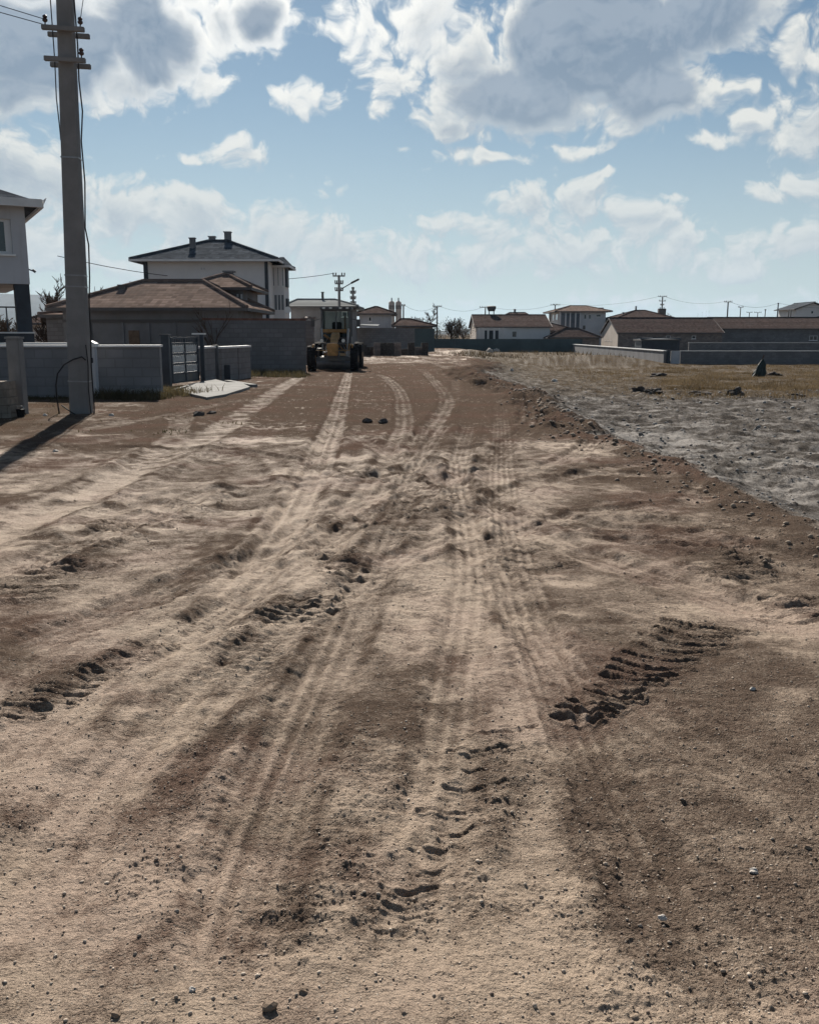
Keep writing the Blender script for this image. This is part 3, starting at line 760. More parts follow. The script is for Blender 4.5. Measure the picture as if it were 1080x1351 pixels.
def chimney(parent, off, x, y, z0, z1, w=.5, m=M_render, cap=True):
    b = MB().box(x - w / 2, x + w / 2, y - w / 2, y + w / 2, z0, z1)
    if cap: b.box(x - w * .62, x + w * .62, y - w * .62, y + w * .62, z1 + .08, z1 + .16); b.box(x - w * .4, x + w * .4, y - w * .4, y + w * .4, z1, z1 + .08)
    return b.build('chimney', m, parent, off)
def house(name, label, cat, px0, px1, pye, pyr, Y, depth, wm, rm, zbase=None, kind='hip', ridge=None, wins=(), sidewins=(), ov=.5, fm=M_fascia, chims=(), doors=(), group=None, winpart=True, nbars=2, side='left', chim_m=M_render):
    xa = at(px0, (pye + 450) / 2, Y)[0]; xb = at(px1, (pye + 450) / 2, Y)[0]; ze = at(540, pye, Y)[2]
    ym = Y + depth / 2
    zr = at(540, pyr, ym)[2]
    zb = (G((xa + xb) / 2, Y) - .3) if zbase is None else zbase
    off = ((xa + xb) / 2, Y, zb)
    e = empty(name, off, label, cat, group)
    w = MB().box(xa, xb, Y, Y + depth, zb, ze)
    if kind == 'gable': w.prism([(Y, ze + .001), (Y + depth, ze + .001), (ym, zr - .25)], 'X', xa, xb)
    if kind == 'gabley': w.prism([(xa, ze + .001), (xb, ze + .001), ((xa + xb) / 2, zr - .25)], 'Y', Y, Y + depth)
    w.build('wall', wm, e, off)
    rx = None
    if ridge: rx = (at(ridge[0], pyr, ym)[0], at(ridge[1], pyr, ym)[0])
    t, fa, cap = roof_mesh(xa, xb, Y, Y + depth, ze + .12, zr, kind, ov, rx)
    ro = t.build('roof', rm, e, off); fa.build('fascia', fm, ro, off); cap.build('ridge_tiles', rm, ro, off)
    for (cx, c0, c1, cw) in chims:
        p = at(cx, c0, ym); q = at(cx, c1, ym); chimney(ro, off, p[0], ym + .3, min(q[2], zr) - .9, p[2], cw, chim_m)
    for (a, b, c, d) in wins:
        p = at(a, c, Y); q = at(b, d, Y); window(e, off, p[0], q[0], q[2], p[2], Y, nbars)
    for (ya, yb, c, d) in sidewins:   # fractions along the depth, on the side facing the camera axis
        xs = xa if side == 'left' else xb; sg = -1 if side == 'left' else 1
        z1 = at(540, c, Y)[2]; z0 = at(540, d, Y)[2]
        window(e, off, Y + ya * depth, Y + yb * depth, z0, z1, xs, 1, axis='X', sgn=sg)
    for (a, b, c) in doors:
        p = at(a, c, Y); q = at(b, c, Y)
        d_ = MB().box(p[0], q[0], Y - .04, Y - .002, zb + .3, p[2]).build('door', M_wood, e, off)
        MB().box(q[0] - .18, q[0] - .06, Y - .09, Y - .042, zb + 1.25, zb + 1.3).build('handle', M_steel, d_, off)
    e['_x'] = 0; del e['_x']
    return e, off, (xa, xb, ze, zr, zb)
def wall_run(name, label, x0, y0, x1, y1, zt, th=.2, m=M_render, coping=M_coping, zb=None, cop=.05, over=.04, zt1=None, pilaster=0, cat='wall', group=None):
    L = sqrt((x1 - x0) ** 2 + (y1 - y0) ** 2); a = atan2(y1 - y0, x1 - x0)
    zb_ = min(G(x0, y0), G(x1, y1)) - .4 if zb is None else zb
    e = empty(name, (x0, y0, zb_), label, cat, group, a)
    zt1 = zt if zt1 is None else zt1
    hh, h1 = zt - zb_, zt1 - zb_
    b = MB().prism([(0, 0), (L, 0), (L, h1), (0, hh)], 'Y', -th / 2, th / 2)
    if pilaster:
        n = max(1, int(L / pilaster))
        for i in range(n + 1):
            xx = L * i / n; b.box(max(0.001, xx - .14), min(L - .001, xx + .14), -th / 2 - .05, -th / 2 - .001, 0, hh + (h1 - hh) * i / n - .004)
    b.build('wall_body', m, e)
    if coping:
        MB().prism([(-.03, hh + .002), (L + .03, h1 + .002), (L + .03, h1 + cop), (-.03, hh + cop)], 'Y', -th / 2 - over, th / 2 + over).build('coping', coping, e)
    return e

# ================================================================== NEAR LEFT
# --- concrete utility pole
px_, py_ = _g0(108, 546)
pole = empty('utility_pole', (px_, py_, 0), 'tall square concrete utility pole beside the dirt road at left, cables running down its side', 'utility pole')
lean = R(1.7); pole.rotation_euler = (R(.4), lean, R(6))
PH = 9.4
s = MB(); n = 8; vs = []
for i in range(n + 1):
    z = -.6 + (PH + .6) * i / n; w = .188 - .080 * max(0, z) / PH; dd = w * .88
    c = w * .12
    vs += [(-w + c, -dd, z), (w - c, -dd, z), (w, -dd + c, z), (w, dd - c, z), (w - c, dd, z), (-w + c, dd, z), (-w, dd - c, z), (-w, -dd + c, z)]
fs = [tuple(range(8))[::-1], tuple(n * 8 + j for j in range(8))]
for i in range(n):
    for j in range(8): fs.append((i * 8 + j, i * 8 + (j + 1) % 8, (i + 1) * 8 + (j + 1) % 8, (i + 1) * 8 + j))
s.add(vs, fs).build('shaft', M_concrete, pole)
def insul(parent, x, y, z):
    MB().tube([(x, y, z - .03), (x, y, z + .06)], .012, 6).lathe((x, y, z + .03), 'Z', [(0, .02), (.02, .045), (.05, .045), (.06, .025), (.075, .04), (.10, .04), (.12, .015)], 10).build('insulator', M_insul, parent)
for (zc, wl, wr) in ((6.70, .36, .36), (6.20, .34, .36), (7.6, .36, .36), (8.3, .36, .36)):
    arm = MB().box(-wl, wr, -.25, -.175, zc - .04, zc + .04).box(-wl, wr, .14, .215, zc - .04, zc + .04).build('crossarm', M_concrete, pole, bevel=.008)
    if zc > 6.5: insul(arm, -wl + .06, -.2, zc + .055)
    insul(arm, wr - .07, -.2, zc + .055)
MB().tube([(-.21, -.05, 8.2), (-.23, -.06, 7.2), (-.20, -.06, 6.2), (-.20, -.06, 5.6), (-.165, -.06, 5.1), (-.165, -.02, 4.9)], .010, 6).build('cable', M_cable, pole)
MB().tube([(.20, -.05, 8.2), (.17, -.06, 7.2), (.20, -.06, 6.5), (.20, -.06, 5.9), (.24, -.06, 5.4), (.20, -.06, 4.9), (.235, -.06, 4.2), (.21, -.06, 3.4), (.26, -.06, 3.1), (.255, -.06, 2.5), (.23, -.06, 2.1), (.235, -.06, 1.4), (.225, -.06, .9), (.26, -.10, .1), (.24, -.12, -.15)], .013, 6).build('cable', M_cable, pole)
MB().tube([(.17, -.19, 1.3), (.20, -.20, .95), (.19, -.20, .5), (.22, -.20, .02)], .010, 6).build('cable', M_cable, pole)
MB().tube([(.16, -.20, 1.02), (.10, -.23, 1.08), (-.05, -.24, 1.03), (-.22, -.24, .93), (-.35, -.22, .76), (-.40, -.18, .55), (-.41, -.12, .3), (-.40, 0, -.1)], .014, 6).build('cable', M_cable, pole)
MB().tube([(-.30, -.25, .18), (-.12, -.26, .05), (.02, -.27, -.03), (.12, -.26, -.06)], .012, 6).build('cable', M_cable, pole)
for zc in (2.55, 2.35, .62, 4.6):
    w = .190 - .080 * zc / PH; dd = w * .88
    MB().box(-w - .004, w + .004, -dd - .006, -dd - .001, zc - .012, zc + .012).box(-w - .006, -w - .001, -dd, dd, zc - .012, zc + .012).box(w + .001, w + .006, -dd, dd, zc - .012, zc + .012).build('strap', M_steel, pole)
def polept(x, y, z):
    from mathutils import Euler, Vector
    v = Euler((R(.4), lean, R(6))).to_matrix() @ Vector((x, y, z)); return (px_ + v[0], py_ + v[1], v[2])
def wire(p, q, sag, label, r=.006, n=16, group=None):
    pts = [(p[0] + (q[0] - p[0]) * i / n, p[1] + (q[1] - p[1]) * i / n, p[2] + (q[2] - p[2]) * i / n - sag * 4 * (i / n) * (1 - i / n)) for i in range(n + 1)]
    return tag(MB().tube(pts, r, 5).build('overhead_wire', M_cable), label, 'wire', group)
wire(polept(-.30, -.2, 6.83), (-13.5, 3, 7.9), .5, 'upper of the two wires leaving the concrete pole towards the upper left corner', .007)
wire(polept(-.34, -.2, 6.75), (-13.8, 2, 7.4), .5, 'lower of the two wires leaving the concrete pole towards the upper left corner', .007)
wire(polept(.29, -.2, 6.83), polept(.45, -.2, 7.65), -.02, 'short jumper wire rising from the insulator right of the concrete pole', .006, 6)

# --- near perimeter wall, with its white coping, and the higher piece behind it
zt = at(300, 458, 22)[2]
a = at(24, 458, 22.0)[0]; b = at(210, 458, 22.2)[0]
wall_run('perimeter_wall', 'long grey rendered wall with white coping behind the concrete pole', at(-160, 458, 22)[0], 22.0, b, 22.3, zt, .2, M_wallblock)
wall_run('perimeter_wall', 'second white topped wall just behind, seen above the first at the left', at(-120, 455, 26)[0], 26.0, at(113, 455, 26)[0], 26.0, at(300, 454.5, 26)[2], .2, M_render)
x0 = at(172, 515, 21.7)[0]; x1 = at(209, 515, 21.7)[0]
tag(MB().box(x0, x1, 21.5, 22.1, -.3, at(540, 514, 21.6)[2]).build('concrete_kerb', M_slab, bevel=.02), 'low pale concrete block at the foot of the grey wall, left of the gate', 'concrete block')
# small meter pillar by the wall with white cap
xm = at(121, 460, 21.5)[0]
mp_ = empty('meter_pillar', (xm, 21.5, -.05), 'narrow white capped meter pillar peeking out right behind the concrete pole', 'pillar')
MB().box(-.09, .09, -.09, .09, -.2, 1.24).build('pillar_body', M_grey_plaster, mp_)
MB().box(-.12, .13, -.12, .12, 1.245, 1.32).prism([(-.12, 1.322), (.13, 1.322), (.0, 1.39)], 'Y', -.12, .12).build('cap', M_coping, mp_)
MB().box(-.03, .05, -.115, -.092, .88, 1.0).build('meter_door', M_dark, mp_)
# --- gate post stack at the left edge
xs = at(17.5, 500, 17.0)[0]
st = empty('gate_pillar', (xs, 17.2, -.1), 'square weathered stone pillar at the left edge in front of the grey wall', 'pillar')
MB().box(-.115, .115, -.12, .12, -.2, 1.50).build('pillar_body', M_concrete, st, bevel=.012)
MB().box(-.13, .13, -.135, .135, 1.502, 1.54).build('cap', M_concrete, st)
bs = empty('paver_stack', (xs - .5, 16.75, -.08), 'stack of upright concrete pavers at the left edge, rubble heaped on top', 'paver stack')
q = random.Random(5)
pm = mat('paver_concrete', (.26, .225, .19), .95, .25, 5, .004, 30)
for row in range(5):
    b = MB(); xx = -.55
    while xx < .55:
        w = q.uniform(.05, .065); hh = .135
        b.obox((xx + w / 2, q.uniform(-.012, .012), .02 + row * .142 + hh / 2), (w * .93, .42, hh), 0, q.uniform(-.02, .02), q.uniform(-.02, .02)); xx += w
    b.build('paver_row', pm, bs)
def rock_mesh(r, seed, sub=2, flat=.7, rag=.35):
    import bmesh
    from mathutils import noise, Vector
    bm = bmesh.new(); bmesh.ops.create_icosphere(bm, subdivisions=sub, radius=1)
    for v in bm.verts:
        d_ = v.co.normalized(); nz = noise.noise(d_ * 1.3 + Vector((seed * 7.1, seed, 0))) + .5 * noise.noise(d_ * 3.1 + Vector((seed, 3, seed)))
        k_ = r * (1 + rag * 1.5 * nz); v.co = Vector((d_.x * k_, d_.y * k_ * .85, d_.z * k_ * flat))
    bmesh.ops.recalc_face_normals(bm, faces=bm.faces)
    me = bpy.data.meshes.new('stone'); bm.to_mesh(me); bm.free(); return me
def rock(name, label, cat, x, y, r, seed, m, flat=.7, group=None, z=None, rz=0, rag=.35):
    me = rock_mesh(r, seed, 3 if r > .12 else 2, flat, rag); me.materials.append(m)
    o = bpy.data.objects.new(name, me); COL.objects.link(o); o.location = (x, y, (G(x, y) + r * flat * .35) if z is None else z); o.rotation_euler = (0, 0, rz)
    return tag(o, label, cat, group)
for i, (dx, dz, r, nm) in enumerate(((-.36, .80, .17, 'left low'), (-.12, .80, .15, 'middle low'), (.10, .79, .12, 'right low'), (-.28, 1.01, .15, 'left upper'), (-.02, .98, .12, 'right upper'), (-.16, 1.14, .10, 'topmost'))):
    rock('rubble_stone', f'{nm} rough stone heaped on the paver stack at the left edge', 'stone', xs - .45 + dx, 16.75, r, 20 + i, pm, .75, 'rubble on the paver stack', z=dz - .04)
p0 = (xs - .75, 16.6, 1.08)
tag(MB().tube([p0, (xs - .4, 16.55, 1.14), (xs - .12, 16.55, 1.22)], [.022, .02, .012], 6).build('dry_stick', M_wood), 'pale dry stick lying across the rubble on the paver stack', 'stick')

# --- left two-storey house
Y = 32.0
xr = at(36.5, 330, Y)[0]; zu = at(540, 375, Y)[2]; ze = at(540, 268, Y)[2]; xl = xr - 9
off = (xr, Y, -.4)
hl = empty('house', off, 'grey plastered upper storey on dark columns at the left edge of the picture', 'house')
wz0 = at(540, 336, Y)[2]; wz1 = at(540, 290, Y)[2]; wx1 = at(17, 310, Y)[0]; wx0 = wx1 - 1.7
w = MB()
w.box(xl, wx0, Y, Y + .3, zu, ze).box(wx1, xr, Y, Y + .3, zu, ze).box(wx0, wx1, Y, Y + .3, zu, wz0).box(wx0, wx1, Y, Y + .3, wz1, ze)
w.box(xr - .3, xr, Y + .3, Y + 8, zu, ze).box(xl, xr - .3, Y + .3, Y + 8, zu, zu + .25).box(xl, xl + .3, Y + .3, Y + 8, zu + .25, ze).box(xl + .3, xr - .3, Y + 7.7, Y + 8, zu + .25, ze)
w.box(xl, xr - 1.5, Y + 3.5, Y + 8, -.6, zu)
w.build('wall', M_grey_plaster, hl, off)
f = MB(); yy = Y + .12
for (c0, c1) in ((wx0, wx0 + .09), (wx0 + .80, wx0 + .88), (wx1 - .20, wx1 - .0)): f.box(c0, c1, yy, yy + .08, wz0, wz1)
f.box(wx0 + .09, wx1 - .2, yy, yy + .078, wz0, wz0 + .09).box(wx0 + .09, wx1 - .2, yy, yy + .078, wz1 - .09, wz1)
fo = f.build('window', M_frame, hl, off)
MB().box(wx0 + .05, wx1 - .1, yy + .03, yy + .045, wz0 + .05, wz1 - .05).build('pane', M_glass, fo, off)
MB().box(wx0 - .08, wx1 + .08, Y - .08, Y + .11, wz0 - .07, wz0 - .004).build('sill', M_coping, fo, off)
t, fa, cap = roof_mesh(xl, xr, Y, Y + 8, ze + .03, ze + 1.9, 'hip', .42)
ro = t.build('roof', M_tile_gr, hl, off); fa.build('fascia', M_wfascia, ro, off)
# upturned white gutter along the eave
gz = ze + .03
MB().box(xl - .5, xr + .50, Y - .56, Y - .44, gz - .20, gz + .06).box(xr + .44, xr + .56, Y - .44, Y + 8.4, gz - .20, gz + .06).prism([(xr + .56, gz - .1), (xr + .66, gz + .12), (xr + .56, gz + .05)], 'Y', Y - .56, Y - .46).build('gutter', M_wfascia, ro, off)
xc0 = at(23, 400, Y)[0]; zb1 = at(540, 440, Y)[2]
MB().box(xc0, xr - .02, Y + .05, Y + .43, -.6, zu - .003).build('column', M_dark, hl, off)
MB().box(xl, xr - .02, Y - .25, Y + .04, -.4, zb1).build('balcony_wall', M_dark, hl, off)
MB().box(xl, xr, Y - .3, Y + .04, zb1 + .002, zb1 + .05).build('ledge', M_wfascia, hl, off)
rl = MB()
for i in range(22): rl.box(xc0 - .35 - i * .32, xc0 - .31 - i * .32, Y - .10, Y - .06, zb1 + .05, zb1 + .85)
rl.box(xl, xc0 - .05, Y - .11, Y - .05, zb1 + .852, zb1 + .90); rl.build('railing', M_dark, hl, off)
MB().tube([(xr, Y + .4, at(540, 354, Y)[2]), (xr + .16, Y + .4, at(540, 356, Y)[2])], .025, 6).tube([(xr + .16, Y + .4, at(540, 356, Y)[2] + .03), (xr + .26, Y + .4, at(540, 357, Y)[2] - .02)], .045, 8).build('wall_lamp', M_dark, hl, off)

hl.rotation_euler = (0, 0, R(29))

# --- small red-roofed house far behind at left, and low block wall
house('house', 'small cream cottage with orange tiled roof between the left house and the pole', 'house', 36, 60, 428, 412, 75, 7, M_cream, M_tile_red, kind='hip', wins=((50, 53, 433, 441),), nbars=1)
house('shed', 'low grey block shed with flat looking roof just left of the pole', 'shed', 62, 92, 418, 412, 46, 5, M_block, M_tile_br, kind='hip', ov=.25)

# --- brown-roofed bungalow
Y = 44.0
e, off, dm = house('bungalow', 'long grey bungalow with brown hipped tile roof behind the front wall', 'house', 84, 314, 409.5, 371, Y, 7.5, M_render, M_tile_br, ridge=(190, 268), doors=((170, 184, 436),), ov=.55)
xa, xb, ze, zr, zb = dm
# ring beam line and pilasters on its street side
z_b = at(540, 423, Y)[2]
MB().box(xa, xb, Y - .10, Y - .004, z_b - .08, z_b + .05).build('ring_beam', M_fascia, e, off)
for c in (118, 161, 195, 230, 262, 297):
    x = at(c, 430, Y)[0]; MB().box(x - .1, x + .1, Y - .07, Y - .004, zb, z_b - .083).build('pilaster', M_render, e, off)
p = at(162, 377, Y + 2.5)
MB().box(p[0] - .16, p[0] + .16, Y + 2.3, Y + 2.65, p[2] - .9, p[2]).box(p[0] - .2, p[0] + .2, Y + 2.26, Y + 2.69, p[2] + .001, p[2] + .05).build('chimney', M_fascia, [c for c in e.children if c.name.startswith('roof')][0], off)
p = at(172, 376, Y + 4.6)
tag(MB().lathe((p[0], Y + 4.6, p[2] - .2), 'Z', [(0, .10), (.1, .13), (.2, .16), (.22, .03), (.4, .02)], 10).build('roof_cowl', M_steel), 'small metal cowl near the left end of the bungalow ridge', 'vent')
# dormer-like upper block with own hip roof
e2, off2, dm2 = house('annex', 'square upper annex with its own brown hip roof rising behind the bungalow', 'house', 254, 322, 382.5, 363, 49.0, 4.6, M_render, M_tile_br, ov=.5, chims=((301, 361, 370, .5),), wins=())
for c in (314, 319): 
    x = at(c, 395, 49)[0]; MB().box(x - .04, x + .04, 48.9, 48.996, at(540, 416, 49)[2], at(540, 388, 49)[2]).build('drainpipe', M_wfascia, e2, off2)

# --- white three storey house
Y = 66.0
e, off, dm = house('apartment_house', 'tall white plastered house with grey hip roof, the highest building at left', 'house', 192, 356, 345, 318, Y, 8, M_white, M_tile_gr, ridge=(275, 300), ov=.75, fm=M_wfascia, wins=())
xa, xb, ze, zr, zb = dm
roofo = [c for c in e.children if c.name.startswith('roof')][0]
for (cx, ct, cb_, w, yo) in ((254, 315, 337, .38, 2.2), (280, 313, 325, .45, 6.5), (300.5, 307, 330, .45, 4.2)):
    p = at(cx, ct, Y + yo); qz = at(cx, cb_, Y + yo)[2]
    MB().box(p[0] - w / 2, p[0] + w / 2, Y + yo - w / 2, Y + yo + w / 2, qz - .5, p[2]).box(p[0] - w * .62, p[0] + w * .62, Y + yo - w * .62, Y + yo + w * .62, p[2] + .001, p[2] + .07).build('chimney', M_render, roofo, off)
MB().box(xa - .005, xa + .30, Y - .05, Y - .004, zb, ze - .02).build('dark_strip', M_dark, e, off)
xs_ = at(351.5, 380, Y)[0]
MB().box(xs_ - .08, xs_ + .14, Y - .08, Y - .004, zb, ze - .02).build('dark_strip', M_dark, e, off)
p = at(264, 352, Y); q_ = at(272, 357, Y); window(e, off, p[0], q_[0], q_[2], p[2], Y, 2, fr=M_white, sill=False, glass=M_grey_plaster)
# the set-back side bay with its balconies
xb0 = xb + .003; xb1 = at(375, 380, Y + 2)[0]
z5 = at(540, 352, Y + 2.5)[2]
bay = MB().box(xb0, xb1, Y + 2.0, Y + 4.6, zb, z5).build('side_bay', M_white, e, off)
zz = [at(540, v, Y + 2)[2] for v in (384, 416)]
for i, (c0, c1, v0, v1) in enumerate(((359, 363, 352, 378), (365, 369, 352, 378), (371, 375, 352, 378), (361, 376, 388, 410))):
    p = at(c0, v0, Y + 2); q_ = at(c1, v1, Y + 2); window(e, off, p[0], q_[0], q_[2], p[2], Y + 2.0, 1 if i < 3 else 3, sill=False, glass=mat('pale_glass', (.16, .18, .20), .15, .1))
MB().box(xb1 + .003, xb1 + .15, Y + 2.6, Y + 3.6, at(540, 376, Y)[2], z5 - .1).build('side_shutter', M_dark, e, off)
MB().box(xb1 + .003, xb1 + .15, Y + 2.6, Y + 3.6, at(540, 412, Y)[2], at(540, 392, Y)[2]).build('side_shutter', M_dark, e, off)
t, fa, cap = roof_mesh(xb0 + .2, xb1, Y + 2.0, Y + 4.6, z5 + .05, z5 + .75, 'hip', .45)
b_ = t.build('bay_roof', M_tile_gr, e, off); fa.build('fascia', M_wfascia, b_, off)
p = at(381.5, 409, Y + 1)
tag(MB().lathe((p[0] - .1, Y + 1, p[2]), 'Y', [(-.06, .24), (-.03, .23), (.05, .15), (.1, .05)], 18).build('satellite_dish', M_coping), 'round white satellite dish at the right corner of the tall white house', 'satellite dish')

# --- gate and panels
Yg = 27.3
pg = at(219.5, 470, Yg)
zg = G(pg[0], Yg)
ztop = at(540, 443, Yg)[2]
gp = empty('gate_post', (pg[0], Yg, zg), 'thick dark gate post at the left end of the sliding metal gate', 'gate post')
MB().box(-.11, .11, -.11, .11, -.2, ztop - zg).build('post_body', M_dark, gp, bevel=.008)
MB().box(-.135, .135, -.135, .135, ztop - zg + .002, ztop - zg + .04).build('cap', M_dark, gp)
q0 = at(226, 470, 27.6); q1 = at(261, 470, 29.6)
L = sqrt((q1[0] - q0[0]) ** 2 + 4.0); ag = atan2(2.0, q1[0] - q0[0])
gt = empty('sliding_gate', (q0[0], 27.6, zg + .03), 'dark metal sliding gate with four pale patterned bands beside the concrete apron', 'gate', rz=ag)
hg = ztop - zg - .07
fr = MB()
for xx in (0, L / 2 - .02, L - .05): fr.box(xx, xx + .05, -.03, .03, .04, hg)
for zz_ in (.04, .30, .60, .90, 1.20, hg - .05): fr.box(.05, L - .05, -.025, .025, zz_, zz_ + .05)
fr.build('gate_frame', M_dark, gt)
pat = mat('gate_fretwork', (.55, .56, .57), .4, .15, 5, metal=.4)
for zz_ in (.35, .65, .95):
    b = MB()
    nb = 26
    for i in range(nb):
        xx = .06 + (L - .12) * i / nb
        b.obox((xx + .03, 0, zz_ + .125), (.018, .012, .27), 0, (.5 if i % 2 else -.5), 0)
    b.box(.052, L - .052, .004, .010, zz_ + .03, zz_ + .21)
    b.build('fretwork_band', pat, gt)
MB().box(.055, L - .055, -.006, .006, .09, .298).build('kick_panel', M_greym, gt)
for i in range(16): MB().box(.06 + i * (L - .12) / 15, .075 + i * (L - .12) / 15, -.01, .01, 1.252, hg - .052).build('bar', M_dark, gt)
gp2 = empty('gate_post', (q1[0] + .12, 29.75, zg), 'slim dark gate post at the right end of the sliding metal gate', 'gate post')
MB().box(-.06, .06, -.06, .06, -.2, ztop - zg + .03).build('post_body', M_dark, gp2)
MB().box(-.30, .12, -.08, .08, ztop - zg + .032, ztop - zg + .08).build('cap', M_coping, gp2)
# track kerb under gate
k0 = gnd(262, 508); k1 = gnd(228, 516)
wall_run('gate_track', 'low pale concrete track under the sliding gate', k1[0], k1[1], k0[0], k0[1], zg + .07, .12, M_slab, None, zb=zg - .2, cat='gate track')
# wall panels right of the gate
zw = at(540, 460, 30.2)[2]
segs = [((266, 30.2), (281, 31.4)), ((290, 32.2), (311, 34.0)), ((312.5, 34.1), (328, 35.6))]
labs = ['first grey panelled wall section right of the gate', 'middle grey panelled wall section right of the gate', 'last grey wall section at the corner right of the gate']
for ((c0, y0), (c1, y1)), lb in zip(segs, labs):
    wall_run('wall_section', lb, at(c0, 470, y0)[0], y0, at(c1, 470, y1)[0], y1, zw + (.0 if y0 < 32 else -.03), .14, M_block, M_wfascia, cop=.07, group='wall sections right of the gate')
xd = at(285.5, 480, 31.8)[0]; zq = G(xd, 31.8)
tag(MB().box(xd - .07, xd + .07, 31.7, 31.9, zq - .2, at(540, 455, 31.8)[2]).build('wall_post', M_dark, bevel=.01), 'dark post between the wall sections right of the gate', 'post')
xd = at(296, 490, 31.6)[0]
tag(MB().box(xd - .09, xd + .12, 32.0, 32.12, zq - .2, zq + .55).build('meter_box', M_dark, bevel=.015), 'small dark cabinet standing against the middle wall section', 'cabinet')
# concrete apron
pts = [gnd(*p) for p in ((236, 519), (273, 527), (298, 523), (330, 514), (318, 509), (300, 509), (285, 506), (262, 509))]
zc = max(G(*p) for p in pts) + .05
tag(MB().prism(pts, 'Z', zc - .4, zc).build('concrete_apron', M_slab), 'pale grey concrete slab on the ground in front of the sliding gate', 'concrete slab')
k0 = gnd(300, 506.5); k1 = gnd(335, 511)
wall_run('kerb', 'long pale kerb at the right side of the concrete slab', k0[0], k0[1], k1[0], k1[1], G(*k0) + .12, .22, M_slab, None, cat='kerb')

# --- long block wall behind, and block pier at its end
zt = at(540, 423, 42)[2]
lw = wall_run('block_wall', 'long high grey block wall running to the road machine, brick course on top', at(268, 430, 41.0)[0], 41.0, at(402, 430, 42.5)[0], 42.5, zt, .25, M_block, mat('brick_course', (.20, .11, .085), .95, .35, 4, .01, 15), cop=.10, over=.0)
q = random.Random(9)
for i in range(4):
    pass
e_ = empty('block_pier', (at(408, 450, 55)[0], 55, -.6), 'rough grey block pier rising behind the left wheel of the road machine', 'pier')
b = MB()
for r_ in range(15):
    w = .30 + q.uniform(-.02, .03)
    b.box(-w, w, -.25, .25, r_ * .19, r_ * .19 + .183)
b.build('pier_body', M_block, e_)
b = MB()
for i in range(5): b.obox((-.3 + i * .16, 0, 2.95 + q.uniform(0, .08)), (.16, .3, .12), q.uniform(-.3, .3), q.uniform(-.3, .3), 0)
b.build('loose_blocks', M_blockb, e_)

# --- zinc-roofed house
e, off, dm = house('house', 'grey house with pale shiny metal roof left of the lamp pole', 'house', 384, 464, 406, 395.5, 80, 8, M_render, M_tin, ridge=(392, 442), ov=.6, wins=((451, 458, 411, 418),), nbars=1)
ro = [c for c in e.children if c.name.startswith('roof')][0]
p = at(425.5, 386, 84); MB().box(p[0] - .1, p[0] + .1, 83.9, 84.1, p[2] - 1.0, p[2]).box(p[0] - .14, p[0] + .14, 83.86, 84.14, p[2] + .001, p[2] + .06).build('chimney', M_fascia, ro, off)
MB().box(p[0] - .38, p[0] + .38, 83.8, 84.25, p[2] - .76, p[2] - .62).build('chimney_base', M_fascia, ro, off)
house('house', 'brown hip roofed house just right of the double armed pole', 'house', 474, 515, 415, 405, 105, 8, M_grey_plaster, M_tile_red, ov=.6, wins=((486, 490, 418, 424),), nbars=1)
house('long_house', 'low brown roofed shed line right of the twin silos', 'house', 522, 570, 431, 421, 100, 7, M_blockb, M_tile_red, ov=.4, ridge=(528, 540))
# dark yard walls
a = at(470, 430, 92); wall_run('yard_wall', 'dark block yard wall right of the road machine', at(468, 431, 90)[0], 90, at(546, 431, 94)[0], 94, at(540, 432.5, 90)[2], .25, M_block, None, zb=-1)
tag(MB().add([(at(470, 430, 88)[0], 86, at(540, 429, 88)[2]), (at(499, 430, 88)[0], 86, at(540, 430, 88)[2]), (at(499, 430, 88)[0], 92, at(540, 427.5, 88)[2]), (at(470, 430, 88)[0], 92, at(540, 427, 88)[2]),
              (at(470, 430, 88)[0], 86, at(540, 429, 88)[2] - .06), (at(499, 430, 88)[0], 86, at(540, 430, 88)[2] - .06), (at(499, 430, 88)[0], 92, at(540, 427.5, 88)[2] - .06), (at(470, 430, 88)[0], 92, at(540, 427, 88)[2] - .06)],
             [(0, 1, 2, 3), (7, 6, 5, 4), (0, 4, 5, 1), (1, 5, 6, 2), (2, 6, 7, 3), (3, 7, 4, 0)]).build('sheet_roof', M_tin), 'pale sheet of roofing laid over the dark yard wall beside the road machine', 'roof sheet')
wall_run('yard_wall', 'grey rendered yard wall left of the bare tree', at(546, 436, 97)[0], 97, at(573, 436, 97)[0], 97, at(540, 433.5, 97)[2], .25, M_teal, None, zb=-1)
q = random.Random(31)
for i in range(11):   # dark stacks of blocks in front of the yard wall
    c = 470 + i * 9; Yb = 78 + q.uniform(-2, 3); hh = q.uniform(.5, 1.1); x = at(c, 450, Yb)[0]; g_ = G(x, Yb)
    b = MB(); z = 0
    while z < hh:
        xx = -.28
        while xx < .25:
            b.obox((xx + .1, q.uniform(-.05, .05), z + .09), (.185, .38, .175), 0, 0, q.uniform(-.08, .08)); xx += .195
        z += .18
    o = b.build('block_stack', M_rock if i % 3 else M_blockb); o.location = (x, Yb, g_)
    ords = ['first', 'second', 'third', 'fourth', 'fifth', 'sixth', 'seventh', 'eighth', 'ninth', 'tenth', 'eleventh'][i]
    tag(o, f'{ords} dark stack of blocks from the left along the yard wall beyond the machine', 'block stack', 'block stacks beyond the road machine')

